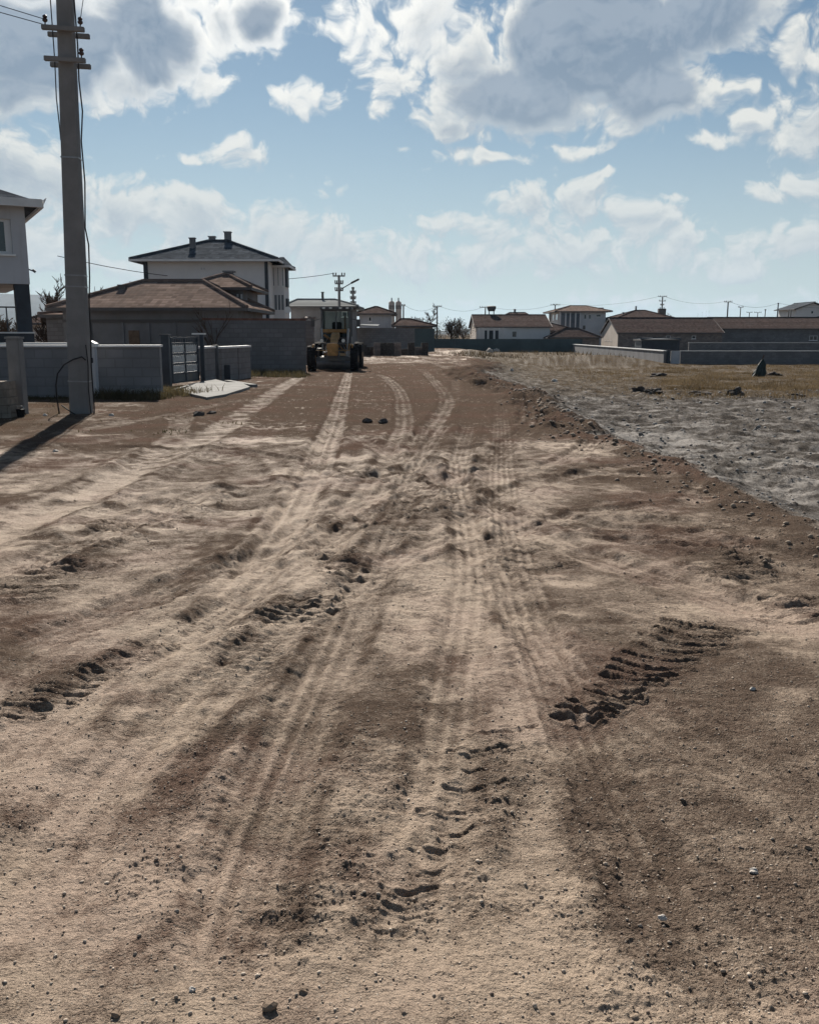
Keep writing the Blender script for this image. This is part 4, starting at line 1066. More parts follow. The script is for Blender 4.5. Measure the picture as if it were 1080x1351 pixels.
# --- silos
for i, c in enumerate((516.5, 525.5)):
    Ys = 230.; p = at(c, 400, Ys); g_ = -.8
    so_ = empty('silo', (p[0], Ys, g_), ('left' if i == 0 else 'right') + ' one of the two pale silos on the skyline', 'silo', 'twin silos on the skyline')
    zt = at(540, 399, Ys)[2] - g_; r_ = .72
    MB().lathe((0, 0, 0), 'Z', [(0, r_), (zt, r_), (zt + .35, r_ * .45), (zt + .4, .12)], 16).build('silo_body', M_cream, so_, smooth=True)
    MB().tube([(0, 0, zt + .3), (0, 0, zt + 1.1)], .14, 6).build('vent_pipe', M_fascia, so_)
    MB().lathe((0, 0, zt - 1.6), 'Z', [(0, r_ + .03), (.9, r_ + .03)], 16).build('dark_band', mat('silo_band', (.30, .27, .25)), so_)

# --- centre house with teal fence
Y = 150.
e, off, dm = house('house', 'brown roofed house with cream gable end and white veranda behind the teal fence', 'house', 628, 725, 432, 415.5, Y, 15, M_white, M_tile_red, kind='gable', ov=.3, wins=((675, 681, 437, 445),), sidewins=((.2, .35, 433, 444), (.6, .75, 433, 444)), nbars=1)
xa, xb, ze, zr, zb = dm
MB().box(xa - .06, xa - .004, Y, Y + 15, zb, ze).prism([(Y, ze + .001), (Y + 15, ze + .001), (Y + 7.5, zr - .3)], 'X', xa - .06, xa - .004).build('gable_wall', M_cream, e, off)
for c in (632, 637, 643, 651, 658, 664): 
    x = at(c, 440, Y)[0]; MB().box(x - .12, x + .12, Y - 1.2, Y - .95, zb, ze - .1).build('column', M_white, e, off)
for (c0, c1) in ((639, 642), (645, 650), (653, 657)):
    p = at(c0, 436, Y); r_ = at(c1, 449, Y); MB().box(p[0], r_[0], Y - .05, Y - .004, r_[2], p[2]).build('door', M_dark, e, off)
e3, off3, dm3 = house('house', 'taller roofed rear wing of the veranda house with a stepped brown roof', 'house', 668, 698, 419, 412.5, 166, 9, M_cream, M_tile_red, ov=.4, ridge=(672, 692), chims=((679, 409, 413, .35),))
house('house', 'low brown roof sloping right between the veranda house and the two storey house', 'house', 702, 760, 437, 424, 158, 10, M_cream, M_tile_red, ov=.5, ridge=(703, 716))
p = at(648, 409, 158); wt = empty('water_tank', (p[0], 158, at(540, 415, 158)[2]), 'dark water tank on a stand above the roof of the veranda house', 'water tank')
MB().lathe((0, 0, 0), 'Z', [(.55, .55), (1.0, .75), (1.35, .78), (1.42, .6)], 14).build('tank', M_fascia, wt, smooth=True)
b = MB()
for (sx, sy) in ((1, 1), (1, -1), (-1, 1), (-1, -1)): b.tube([(sx * .4, sy * .4, -.8), (sx * .4, sy * .4, .6)], .05, 5)
b.build('stand', M_fascia, wt)
wall_run('sheet_fence', 'long low teal sheet fence in front of the veranda house', at(545, 447, 138)[0], 138, at(768, 447, 132)[0], 132, at(540, 447, 138)[2], .1, M_teal, None, zb=-1.6, cat='fence', pilaster=3)

# --- two-storey house
Y = 172.
e, off, dm = house('house', 'pale two storey house with brown hip roof and dark porch, right of centre', 'house', 737, 798, 411.5, 403.5, Y, 13, M_white, M_tile_br, ov=1.0, ridge=(752, 772), nbars=1,
    wins=((770, 773, 415, 421), (776, 779, 415, 421), (786, 792, 415, 418), (768, 772, 429, 435)), sidewins=((.15, .3, 414, 422), (.5, .6, 414, 422)))
xa, xb, ze, zr, zb = dm
MB().box(xa + .1, at(764, 420, Y)[0], Y - .5, Y - .004, at(540, 434, Y)[2], at(540, 413.5, Y)[2]).build('balcony_screen', mat('screen_grey', (.13, .15, .18), .6, .2), e, off)
for c in (738, 745, 751, 758, 764):
    x = at(c, 420, Y)[0]; MB().box(x - .1, x + .1, Y - .75, Y - .55, zb, ze - .1).build('column', M_white, e, off)
MB().box(xa - 1.6, xa - 1.35, Y + 1, Y + 1.25, zb, ze).build('corner_post', M_fascia, e, off)
ro = [c for c in e.children if c.name.startswith('roof')][0]
p = at(791, 406, Y + 5); MB().box(p[0] - .5, p[0] + .5, Y + 4, Y + 6, p[2] - 1, p[2]).box(p[0] - 1.3, p[0] - .9, Y + 4, Y + 5, p[2] - 1, p[2] - .1).build('chimney', M_render, ro, off)

# --- yard buildings in front of it
house('shed', 'long low shed with faded red roof below the two storey house', 'shed', 724, 790, 446, 433, 146, 6, M_blockb, M_tile_red, ov=.3, zbase=-1.6)

# --- long gable house on the right and its neighbours
Y = 140.
e, off, dm = house('farm_house', 'long low house with cream gable end and dark brown tiled roof at right', 'house', 815, 952, 440, 419.5, Y, 12, M_blockb, M_tile_red, kind='gable', ov=.25, wins=((878, 884, 443, 447), (912, 917, 443, 447)), sidewins=((.35, .43, 441, 450), (.52, .60, 441, 450), (.69, .77, 441, 450)), nbars=1, zbase=-1.6)
xa, xb, ze, zr, zb = dm
MB().box(xa - .06, xa - .004, Y, Y + 12, zb, ze).prism([(Y, ze + .001), (Y + 12, ze + .001), (Y + 6, zr - .3)], 'X', xa - .06, xa - .004).build('gable_wall', M_cream, e, off)
house('house', 'brown hip roof peeking over the long gable house, thin chimneys on its left slope', 'house', 815, 886, 421, 409.5, 165, 12, M_cream, M_tile_red, ov=.6, ridge=(838, 850), chims=((822, 413, 418, .3), (826, 413, 417, .3), (839, 405, 410, .25)))
sh = house('carport', 'dark open shed with flat beam beside the long gable house', 'shed', 846, 896, 449, 446.5, 97, 3, M_dark, M_dark, kind='hip', ov=.1, zbase=-1.6)  # solid box; shade of the open inside is put into its dark colour
house('farm_house', 'very long low building with dark brown roof at the right edge', 'house', 948, 1180, 434.5, 419, 146, 11, M_block, M_tile_red, kind='gable', ov=.3, wins=((1067, 1077, 443, 449),), zbase=-1.6)
house('farm_house', 'dark roofed low building overlapping the right edge, its ridge a little higher', 'house', 1062, 1200, 430, 416.5, 160, 11, M_block, M_tile_gr, ov=.3, zbase=-1.6)
e, off, dm = house('house', 'white gabled house rising above the roofs at the right edge', 'house', 1048, 1092, 408.5, 399.5, 190, 9, M_white, M_tile_gr, kind='gabley', ov=.7, wins=((1069, 1072, 410, 414),), nbars=1, chims=())
for c in (1040.5, 1043.5): 
    x = at(c, 410, 190)[0]; MB().box(x - .08, x + .08, 190.2, 190.4, dm[4], dm[2]).build('column', M_fascia, e, off)
wall_run('yard_wall', 'rear white topped yard wall running to the right edge', at(908, 452, 120)[0], 120, at(1200, 452, 120)[0], 120, at(540, 452.5, 120)[2], .2, M_block, M_wfascia, zb=-1.6, cop=.05)
wall_run('yard_wall', 'front white topped yard wall bordering the dry grass field', at(897, 463, 82)[0], 82, at(1200, 463, 82)[0], 82, at(540, 463.5, 82)[2], .2, M_block, M_wfascia, zb=-1.8, cop=.05)
zt_ = at(540, 463.5, 82)[2]
wall_run('yard_wall', 'slanting grey wall with bright white top running away from the gate post', at(877, 463, 82)[0], 82, at(748, 453, 138)[0], 138, zt_, .22, M_render, M_coping, zb=-1.9, cop=.08, over=.08)
x = at(881, 465, 82)[0]; tag(MB().box(x - .16, x + .16, 81.8, 82.1, -1.8, zt_ + .12).build('gate_post', M_dark, bevel=.02), 'dark post at the end of the slanting white topped wall', 'post')
x0 = at(884, 465, 82)[0]; x1 = at(896, 465, 82)[0]
tag(MB().box(x0, x1, 81.8, 82.0, -1.8, zt_ + .04).build('panel_wall', M_grey_plaster, bevel=.02), 'short pale wall panel between the dark post and the front yard wall', 'wall')

# ------------------------------------------------------------------ distant poles
def upole(px, pyt, Y, label, arms=((0, 1.0),), lamp=False, w=.15, trans=False, m=M_concrete, group='poles on the skyline'):
    p = at(px, pyt, Y); g_ = G(p[0], Y); hh = p[2] - g_
    e = empty('utility_pole', (p[0], Y, g_), label, 'utility pole', group)
    MB().tube([(0, 0, -.3), (0, 0, hh)], [w * 1.15, w * .75], 8).build('shaft', m, e)
    for (dz, aw) in arms:
        a_ = MB().box(-aw, aw, -.08, .08, hh - dz - .12, hh - dz - .02).build('crossarm', m, e)
        b = MB()
        for sx in (-1, -.55, .55, 1): b.tube([(sx * aw * .93, 0, hh - dz - .02), (sx * aw * .93, 0, hh - dz + .20)], .05, 6)
        b.build('insulators', M_insul, a_)
    if lamp:
        l_ = MB().tube([(w, 0, hh - 1.15 * 5 / 5), (1.1, -.2, hh - .62)], .045, 6).build('lamp_arm', M_steel, e)
        MB().obox((1.35, -.25, hh - .50), (.75, .28, .14), 0, -.45, 0).build('lamp_head', M_fascia, l_)
    if trans:
        MB().box(-.75, .75, -.5, .5, hh - 4.1, hh - 2.5).tube([(-.4, 0, hh - 2.5), (-.4, 0, hh - 2.2)], .08, 6).tube([(.4, 0, hh - 2.5), (.4, 0, hh - 2.2)], .08, 6).build('transformer', M_fascia, e)
        MB().box(-1.0, 1.0, -.6, .6, hh - 4.3, hh - 4.15).build('platform', M_steel, e)
    return p[0], Y, p[2]
A1 = upole(447, 363, 78, 'lamp pole with three crossarms rising above the metal roofed house', ((0.0, .50), (.62, .34), (1.18, .34)), True, .13)
A2 = upole(465.5, 380, 95, 'shorter pole with four stubby crossarms right of the lamp pole', ((.1, .1), (.45, .28), (1.0, .28), (1.5, .28)), False, .14)
A3 = upole(532, 403, 150, 'thin dark pole just right of the twin silos', ((0, .25),), w=.14)
A4 = upole(576.5, 404, 165, 'pole with one crossarm among the bare trees', ((0, .8),), w=.14)
A5 = upole(640, 405, 190, 'pole with one crossarm behind the veranda house', ((0, 1.2),), w=.15)
A6 = upole(732, 402, 215, 'pole with one crossarm left of the two storey house', ((0, 1.1), (.0, .4)), w=.16)
A7 = upole(873.5, 391, 195, 'transformer pole with heavy top arms right of centre', ((0, .9), (.9, .7), (1.7, .4)), w=.17, trans=True)
A8 = upole(960, 398, 180, 'pole with wide crossarm above the long dark roof', ((0, .75),), w=.16)
A9 = upole(976.5, 405, 210, 'smaller pole just right of the wide armed one', ((0, .6),), w=.13)
upole(988, 412, 260, 'tiny pole with crossarm, fourth from the right on the skyline', ((0, .8),), w=.14)
upole(999, 412, 260, 'tiny pole with crossarm, third from the right on the skyline', ((0, 1.0),), w=.14)
A10 = upole(1009, 409, 210, 'bare thin pole, second from the right on the skyline', ((0, .15),), w=.13)
A11 = upole(1026, 401, 182, 'tall bare pole nearest the white gabled house', ((0, .1),), w=.16)
def fw(a, b, dx, label, dz=.15):
    wire((a[0] + dx, a[1], a[2] + dz), (b[0] + dx, b[1], b[2] + dz), 1.0, label, .022, 14, 'thin power lines on the skyline')
fw(A1, (-22, 60, 6.2), -.4, 'thin power line from the lamp pole to the tall white house')
fw(A4, A5, 0, 'thin power line between the bare trees and the veranda house')
fw(A5, A6, 0, 'thin power line over the veranda house roof')
fw(A6, A7, 0, 'thin power line over the two storey house')
fw(A7, A8, 0, 'thin power line between transformer pole and wide armed pole')
fw(A8, A11, 0, 'thin power line above the long dark roof')
fw(A11, (95, 190, 7.5), 0, 'thin power line leaving the right edge')
fw(A3, A4, 0, 'thin power line right of the silos')

# ------------------------------------------------------------------ trees
def bare_tree(name, label, x, y, h, seed, spread=.45, levels=5, r0=None, group='bare trees', g=None, lean=0, twig=1.0):
    from mathutils import Vector
    q = random.Random(seed); g_ = G(x, y) if g is None else g
    e = empty(name, (x, y, g_), label, 'tree', group)
    tr = MB(); cr = MB(); r0 = r0 or h * .022
    def grow(p, d, L, r, lv):
        n = 3; pts = [p]; cur = p; dd = d
        for i in range(n):
            dd = (dd + Vector((q.uniform(-.18, .18), q.uniform(-.18, .18), q.uniform(-.02, .14)))).normalized()
            cur = cur + dd * L / n; pts.append(cur)
        (tr if lv == 0 else cr).tube(pts, [r, r * .85, r * .7, r * .55], 6 if lv < 2 else 3, cap=False)
        if lv >= levels: return
        for i in range(q.randint(3, 4) if lv else q.randint(4, 5)):
            t = q.uniform(.45, 1.0) if lv else q.uniform(.55, 1.0)
            bp = pts[min(n, int(t * n))] if i else pts[-1]
            ax = Vector((q.uniform(-1, 1), q.uniform(-1, 1), q.uniform(-.15, .7)))
            nd = (dd * (1 - spread) + ax * spread * 1.2).normalized()
            grow(bp, nd, L * q.uniform(.55, .78), max(r * .52, .004 * twig), lv + 1)
    grow(Vector((0, 0, -.2)), Vector((lean, 0, 1)), h * .36, r0, 0)
    tr.build('trunk', M_bark, e, smooth=True); cr.build('crown', M_bark, e)
    return e
def px_tree(px, pyt, Y, seed, label, **kw):
    p = at(px, pyt, Y); g_ = G(p[0], Y); return bare_tree('bare_tree', label, p[0], Y, (p[2] - g_) * 1.08, seed, g=g_, **kw)
px_tree(80, 361, 52, 1, 'leafless tree just left of the concrete pole, crow nest size clump in it', twig=6)
px_tree(66, 382, 50, 2, 'low leafless tree between the left house and the pole', twig=6)
px_tree(126, 372, 58, 3, 'leafless tree right of the concrete pole behind the bungalow', twig=6)
px_tree(10, 400, 46, 4, 'leafless bush under the left house', twig=6, spread=.6)
px_tree(140, 378, 58, 14, 'small leafless tree over the left slope of the bungalow roof', twig=6)
px_tree(272, 372, 40.5, 5, 'thin young leafless tree in front of the bungalow wall', spread=.3, r0=.06, levels=3, twig=4)
px_tree(560, 400, 130, 6, 'wide leafless tree right of the silos', twig=9, spread=.5)
px_tree(548, 410, 135, 15, 'smaller leafless tree beside the wide one right of the silos', twig=9, spread=.5)
px_tree(888, 402, 182, 7, 'leafless tree right of the transformer pole', twig=9, spread=.5)
px_tree(596, 415, 140, 8, 'leafless tree behind the green bushes left of the veranda house', twig=9)
px_tree(612, 412, 175, 16, 'leafless tree touching the cream gable of the veranda house', twig=9)
M_leaf = mat('dull_leaves', (.055, .06, .035), .9, .5, 3)
def bush(px, pyt, Y, rx, seed, label, m=M_leaf, group='bushes in the distance', n=900, tall=False, gz=None):
    p = at(px, pyt, Y); g_ = G(p[0], Y) if gz is None else gz; hh = p[2] - g_; q = random.Random(seed)
    e = empty('bush' if not tall else 'cypress', (p[0], Y, g_), label, 'bush' if not tall else 'tree', group)
    st = MB()
    for i in range(5): st.tube([(0, 0, -.1), (q.uniform(-.4, .4) * rx, q.uniform(-.3, .3) * rx, hh * .6)], [.05, .02], 5)
    st.build('stems' if not tall else 'trunk', M_bark, e)
    b = MB(); bl = [(q.uniform(-.7, .7) * rx, q.uniform(-.5, .5) * rx, q.uniform(.3, .8) * hh, q.uniform(.25, .5)) for _ in range(9)]
    for i in range(n):
        if tall:
            z = q.uniform(.05, 1); rr = rx * (1 - z) ** .6 * sqrt(q.random()); t_ = q.uniform(0, 6.28); c = (rr * cos(t_), rr * sin(t_), z * hh)
        else:
            bb = q.choice(bl); v = [q.gauss(0, 1) for _ in range(3)]; l_ = sqrt(sum(t * t for t in v)) or 1; k_ = q.random() ** .4 * bb[3]
            c = (bb[0] + v[0] / l_ * k_ * rx, bb[1] + v[1] / l_ * k_ * rx, max(.02, bb[2] + v[2] / l_ * k_ * hh * .6))
        s_ = (.05 + .03 * rx) * q.uniform(.5, 1.5) * (1 if not tall else .8)
        u = [q.uniform(-1, 1) * s_ for _ in range(3)]; w = [q.uniform(-1, 1) * s_ for _ in range(3)]
        b.add([c, (c[0] + u[0], c[1] + u[1], c[2] + abs(u[2])), (c[0] + w[0], c[1] + w[1], c[2] + w[2])], [(0, 1, 2)])
    b.build('foliage' if not tall else 'crown', m, e)
    return e
bush(585, 420, 142, 2.2, 1, 'dull green bush nearest the pole in the row left of the veranda house')
bush(600, 418, 145, 2.4, 2, 'highest dull green bush in the row left of the veranda house')
bush(613, 424, 143, 1.8, 3, 'brownish bush touching the cream gable', mat('brown_leaves', (.085, .06, .035), .9, .5, 3))
bush(572, 428, 140, 1.8, 4, 'low dark bush below the wide leafless tree')
for i, (c, t_) in enumerate(((920, 413), (926, 411), (931, 410), (935, 409))):
    bush(c, t_, 230, .5, 40 + i, ['leftmost', 'second', 'third', 'rightmost and tallest'][i] + ' tiny cypress behind the long dark roof', mat('cypress_leaves', (.035, .04, .03), .9, .4, 3), 'tiny cypresses on the skyline', 300, True)

# ------------------------------------------------------------------ motor grader
def grader():
    c = gnd(441, 487); X0, Y0 = c[0] + .1, c[1] + .2
    e = empty('motor_grader', (X0, Y0, G(X0, Y0) - .01), 'dusty yellow motor grader facing the camera on the dirt road', 'road machine', rz=R(1))
    def wheel(x, y, r, w, nm):
        b = MB(); prof = [(-w / 2, r * .55), (-w / 2, r * .86), (-w * .40, r * .96), (-w * .3, r), (w * .3, r), (w * .40, r * .96), (w / 2, r * .86), (w / 2, r * .55)]
        b.lathe((x, y, r), 'X', prof, 28)
        for i in range(22):
            a_ = 2 * pi * i / 22
            for s_ in (-1, 1):
                b.obox((x + s_ * w * .24, y + cos(a_ + s_ * .07) * r, r + sin(a_ + s_ * .07) * r), (w * .48, .07, .06), a_ + pi / 2, 0, s_ * .35)
        t_ = b.build('wheel', M_black, e)
        t_.name = 'wheel'
        MB().lathe((x, y, r), 'X', [(-w / 2 - .01, r * .2), (-w / 2 + .02, r * .5), (w / 2 - .02, r * .5), (w / 2 + .01, r * .2)], 20).build('rim', M_yellow, t_)
    # front axle at y=-2.6, tandems at 2.2 and 3.7
    for sx in (-1, 1):
        wheel(sx * 1.04, -2.6, .60, .38, 'front')
        wheel(sx * 1.06, 2.0, .66, .42, 'rear'); wheel(sx * 1.06, 3.55, .66, .42, 'rear')
        MB().box(sx * .80 - .06, sx * .80 + .06, 1.6, 3.9, .42, .86).build('tandem_case', M_greym, e, bevel=.03)
    MB().box(-.85, .85, -2.75, -2.45, .50, .68).box(-.30, .30, -2.85, -2.35, .68, .95).tube([(-.8, -2.3, .62), (.8, -2.3, .62)], .04, 8).build('front_axle', M_greym, e, bevel=.02)
    # gooseneck main beam
    b = MB(); path = [(-2.75, .98), (-2.2, 1.15), (-1.2, 1.62), (0, 1.70), (.7, 1.45)]
    for (y0, z0), (y1, z1) in zip(path[:-1], path[1:]):
        b.add([(-.17, y0, z0 - .2), (.17, y0, z0 - .2), (.17, y0, z0 + .17), (-.17, y0, z0 + .17), (-.17, y1, z1 - .2), (.17, y1, z1 - .2), (.17, y1, z1 + .17), (-.17, y1, z1 + .17)],
              [(3, 2, 1, 0), (4, 5, 6, 7), (0, 1, 5, 4), (1, 2, 6, 5), (2, 3, 7, 6), (3, 0, 4, 7)])
    b.build('main_beam', M_yellow, e)
    MB().box(-.27, .27, -2.98, -2.78, .75, 1.35).build('nose_plate', M_yellow, e, bevel=.04)
    # headlights on a bar
    MB().box(-.62, .62, -2.72, -2.64, 1.30, 1.37).build('lamp_bar', M_greym, e)
    for sx in (-1, 1):
        h_ = MB().lathe((sx * .52, -2.84, 1.47), 'Y', [(-.02, .10), (.12, .09), (.16, .04)], 14).build('headlight', M_greym, e)
        MB().lathe((sx * .52, -2.875, 1.47), 'Y', [(0, .085), (.012, .085)], 14).build('lens', M_lamp, h_)
    # lift cylinders and saddle
    MB().box(-.75, .75, -.95, -.70, 1.86, 2.02).build('saddle', M_yellow, e, bevel=.03)
    for sx in (-1, 1):
        MB().tube([(sx * .68, -.95, 2.05), (sx * .62, -1.0, 1.35)], .07, 10).tube([(sx * .62, -1.0, 1.35), (sx * .58, -1.05, .80)], .035, 8).build('lift_cylinder', M_steel, e)
    MB().tube([(-.55, -.8, 1.75), (.25, -.95, 1.15)], .06, 10).tube([(.25, -.95, 1.15), (.6, -1.0, .85)], .03, 8).build('side_cylinder', M_yellow, e)
    # drawbar and circle
    MB().add([(-.08, -2.6, .78), (.08, -2.6, .78), (.55, -1.0, .70), (-.55, -1.0, .70), (-.08, -2.6, .90), (.08, -2.6, .90), (.55, -1.0, .82), (-.55, -1.0, .82)],
             [(0, 3, 2, 1), (4, 5, 6, 7), (0, 1, 5, 4), (1, 2, 6, 5), (2, 3, 7, 6), (3, 0, 4, 7)]).build('drawbar', M_yellow, e)
    MB().lathe((0, -.75, .58), 'Z', [(0, .68), (.10, .72), (.14, .60)], 28).build('turning_circle', M_greym, e)
    # curved moldboard blade, almost square to travel
    b = MB(); n = 9; prof = []
    for i in range(n + 1):
        a_ = -.9 + 1.8 * i / n; prof.append((-.28 * cos(a_) + .25, .33 + .36 * sin(a_)))
    poly = prof + [(p[0] + .03, p[1]) for p in prof[::-1]]
    b.prism(poly, 'X', -1.20, 1.20)
    bl = b.build('blade', mat('blade_steel', (.20, .22, .25), .38, .25, 3, metal=.6), e); 
    bl.location = (-.08, -1.0, -.02); bl.rotation_euler = (0, 0, R(-6))
    # cab
    pn = MB(); x, y0, y1, z0, z1 = .72, .1, 1.55, 1.30, 3.0
    for (sx, yy) in ((-1, y0), (1, y0), (-1, y1), (1, y1)): pn.box(sx * x - .05, sx * x + .05, yy - .05, yy + .05, z0, z1)
    pn.box(-x + .05, x - .05, y0 - .045, y0 + .045, z0, z0 + .12); pn.box(-.03, .03, y0 - .04, y0 + .04, z0 + .12, z1 - .08)
    pn.box(-x + .05, x - .05, y0 - .045, y0 + .045, z1 - .08, z1)
    for sx in (-1, 1): pn.box(sx * x - .045, sx * x + .045, y0 + .05, y1 - .05, z0, z0 + .35); pn.box(sx * x - .04, sx * x + .04, (y0 + y1) / 2 - .03, (y0 + y1) / 2 + .03, z0 + .35, z1)
    pn.box(-x + .05, x - .05, y1 - .045, y1 + .045, z0, z0 + .5)
    cb_ = pn.build('cab', M_greym, e)
    MB().box(-.82, .82, -.05, 1.72, 3.002, 3.14).build('cab_roof', M_greym, cb_, bevel=.03)
    gm = bpy.data.materials.new('cab_glass'); gm.use_nodes = True; gb = gm.node_tree.nodes['Principled BSDF']; gb.inputs['Base Color'].default_value = (.80, .88, .86, 1); gb.inputs['Roughness'].default_value = .03; gb.inputs['Transmission Weight'].default_value = 1; gb.inputs['IOR'].default_value = 1.02
    for (a0, a1, b0, b1, nm) in ((-x + .05, -.03, y0 - .006, y0 + .006, 0), (.03, x - .05, y0 - .006, y0 + .006, 0), (-x + .05, x - .05, y1 - .006, y1 + .006, 0), (-x - .006, -x + .006, y0 + .05, y1 - .05, 0), (x - .006, x + .006, y0 + .05, y1 - .05, 0)):
        MB().box(a0, a1, b0, b1, z0 + (.5 if b0 > 1 else .12), z1 - .08).build('window', gm, cb_)
    MB().box(-.25, .25, .8, .95, 1.5, 2.4).box(-.25, .25, .5, .95, 1.45, 1.6).build('seat', M_black, cb_, bevel=.04)
    MB().tube([(0, .35, 1.3), (0, .28, 1.95)], .04, 8).lathe((0, .26, 1.95), 'Y', [(-.015, .2), (.015, .2)], 18).build('steering_column', M_black, cb_)
    MB().box(-.6, .6, -.28, .04, 1.28, 1.42).box(-.45, .45, -.1, .03, .9, 1.28).build('cab_platform', M_greym, e)
    # engine hood, exhaust, tail
    MB().box(-.62, .62, 1.62, 4.1, .95, 2.05).build('engine_hood', M_yellow, e, bevel=.06)
    MB().box(-.40, .40, .3, 1.6, .75, 1.28).build('rear_frame', M_greym, e)
    MB().tube([(.35, 2.4, 2.04), (.35, 2.4, 2.75)], .06, 10).build('exhaust', M_fascia, e)
    for sx in (-1, 1):
        MB().tube([(sx * .8, .05, 2.55), (sx * 1.16, -.15, 2.45)], .018, 6).box(sx * 1.16 - .09, sx * 1.16 + .09, -.19, -.15, 2.15, 2.52).build('mirror', M_fascia, e)
        MB().box(sx * .92 - .10, sx * .92 + .10, .3, 1.2, 1.0, 1.06).tube([(sx * .98, .3, 1.06), (sx * .98, .3, .5)], .02, 6).tube([(sx * .98, 1.2, 1.06), (sx * .98, 1.2, .5)], .02, 6).build('step', M_greym, e)
    for sx in (-.6, -.25, .25, .6):
        w_ = MB().box(sx - .09, sx + .09, -.16, -.052, 3.02, 3.15).build('work_light', M_greym, e, bevel=.01)
        MB().box(sx - .07, sx + .07, -.168, -.162, 3.04, 3.13).build('lens', M_lamp, w_)
    for i, sx in enumerate((-.42, -.30, .22, .34, .46)):
        MB().tube([(sx, -.1, 1.35), (sx * 1.2, -.5, 1.25 + .06 * i), (sx * .7, -1.0, 1.55), (sx * 1.3, -1.4, 1.05)], .022, 6).build('hose', M_black, e)
    MB().box(-.95, .95, -2.55, -2.48, .98, 1.02).box(-.98, -.92, -2.9, -2.2, .98, 1.30).box(.92, .98, -2.9, -2.2, .98, 1.30).build('fender', M_yellow, e)
    # front scarifier / levers cluster
    MB().box(-.5, .5, -.12, -.02, 1.43, 1.62).build('dashboard', M_fascia, cb_)
    return e
grader()

# ------------------------------------------------------------------ loose things on the ground
def pxrock(px, py, rpx, seed, m, label, name='stone', flat=.7, rag=.35, group=None):
    x, y = gnd(px, py); dist = sqrt(x * x + y * y); return rock(name, label, 'stone', x, y, rpx * dist / F_PX, seed, m, flat, group, rag=rag)
for i, (px, py, rp, m, lb) in enumerate((
    (262, 549, 7, M_rock, 'dark clod left of its twin in the mid left of the road'), (279, 547, 5.5, M_rock, 'dark clod right of its twin in the mid left of the road'),
    (484, 557, 6, M_rock, 'left one of two dark clods in the middle of the road'), (506, 558, 6.5, M_rock, 'right one of two dark clods in the middle of the road'),
    (371, 481, 4, M_prock, 'small white stone in front of the long block wall'), (731, 504, 4, M_prock, 'pale stone on the right field near the road edge'),
    (675, 489, 2.5, M_prock, 'tiny white stone at the far road edge'), (645, 465, 5, M_prock, 'larger pale stone in the far rubble left of the field'), (655, 464, 4, M_prock, 'smaller pale stone in the far rubble left of the field'),
    (74, 597, 4, M_prock, 'small pale stone beside the shadow of the pole'), (994, 1151, 6, M_prock, 'whitish pebble lower right on the brown soil'), (873, 1212, 6, M_prock, 'tan stone in the lower right dark rut'),
    (254, 1306, 5, M_prock, 'pale pebble near the bottom left'), (153, 1340, 7, M_clod, 'dark stone at the bottom left edge'), (430, 1181, 5, M_prock, 'grey pebble in the centre of the foreground'),
    (992, 910, 4, M_prock, 'white pebble on the smooth brown soil at right'), (355, 1330, 12, M_clod, 'dark lump of soil at the bottom edge'), (400, 1310, 8, M_clod, 'small dark lump above the bottom edge'),
    (60, 549, 3, M_prock, 'light stone on the verge left of the concrete pole'), (147, 549, 3.5, M_prock, 'light stone on the verge right of the concrete pole'), (1064, 1120, 6, M_clod, 'brown stone at the lower right edge'))):
    pxrock(px, py, rp, 50 + i, m, lb)
# dark heaps in the field
for i, (px, py, rp, fl, lb) in enumerate(((968, 523, 9, .8, 'pointed dark boulder at the near edge of the dry grass'), (862, 519, 10, .45, 'flat dark clod pile left of the pointed boulder'), (842, 517, 8, .5, 'leftmost dark clod pile at the edge of the field'),
        (920, 521, 11, .3, 'low dark mound between the clod pile and the boulder'), (868, 497, 11, .35, 'low dark mound inside the grass above the clod piles'), (1050, 524, 9, .35, 'low dark clod at the near field edge on the far right'), (1020, 496, 9, .35, 'low dark mound right of the upright tarp bundle'))):
    pxrock(px, py, rp, 90 + i, M_rock, lb, flat=fl, rag=.6, name='boulder')
# upright dark-green tarp bundle in the grass
x, y = gnd(1000, 497)
tb = empty('tarp_bundle', (x, y, G(x, y)), 'dark green upright tarpaulin bundle standing in the dry grass at right', 'tarp bundle')
b = MB(); n = 12; q = random.Random(8); vs = []
hts = [0, .2, .45, .7, .95, 1.05]; rs_ = [.34, .36, .28, .20, .10, .03]
for j, (z, r_) in enumerate(zip(hts, rs_)):
    for i in range(n):
        a_ = 2 * pi * i / n; k_ = 1 + .25 * sin(3 * a_ + j) + q.uniform(-.12, .12)
        vs.append((r_ * k_ * cos(a_) * 1.0 + .16 * z, r_ * k_ * sin(a_) * .8, z * .95))
fs = [tuple(range(n))[::-1], tuple((len(hts) - 1) * n + i for i in range(n))]
for j in range(len(hts) - 1):
    for i in range(n): fs.append((j * n + i, j * n + (i + 1) % n, (j + 1) * n + (i + 1) % n, (j + 1) * n + i))
b.add(vs, fs).build('tarp', M_tarp, tb, smooth=False)
MB().tube([(.1, 0, .8), (.22, 0, 1.22)], .03, 6).build('pole_end', M_wood, tb)
# small pot against the paver stack
pt_ = empty('paint_bucket', (xs + .22, 16.7, .0), 'small black bucket at the foot of the stone pillar', 'bucket')
MB().lathe((0, 0, -.02), 'Z', [(0, .06), (.14, .075), (.15, .08), (.16, .08)], 14).build('bucket_body', M_black, pt_, smooth=True)
MB().tube([(-.075, 0, .13), (-.05, -.02, .20), (.05, -.02, .20), (.075, 0, .13)], .006, 5).build('handle', M_steel, pt_)

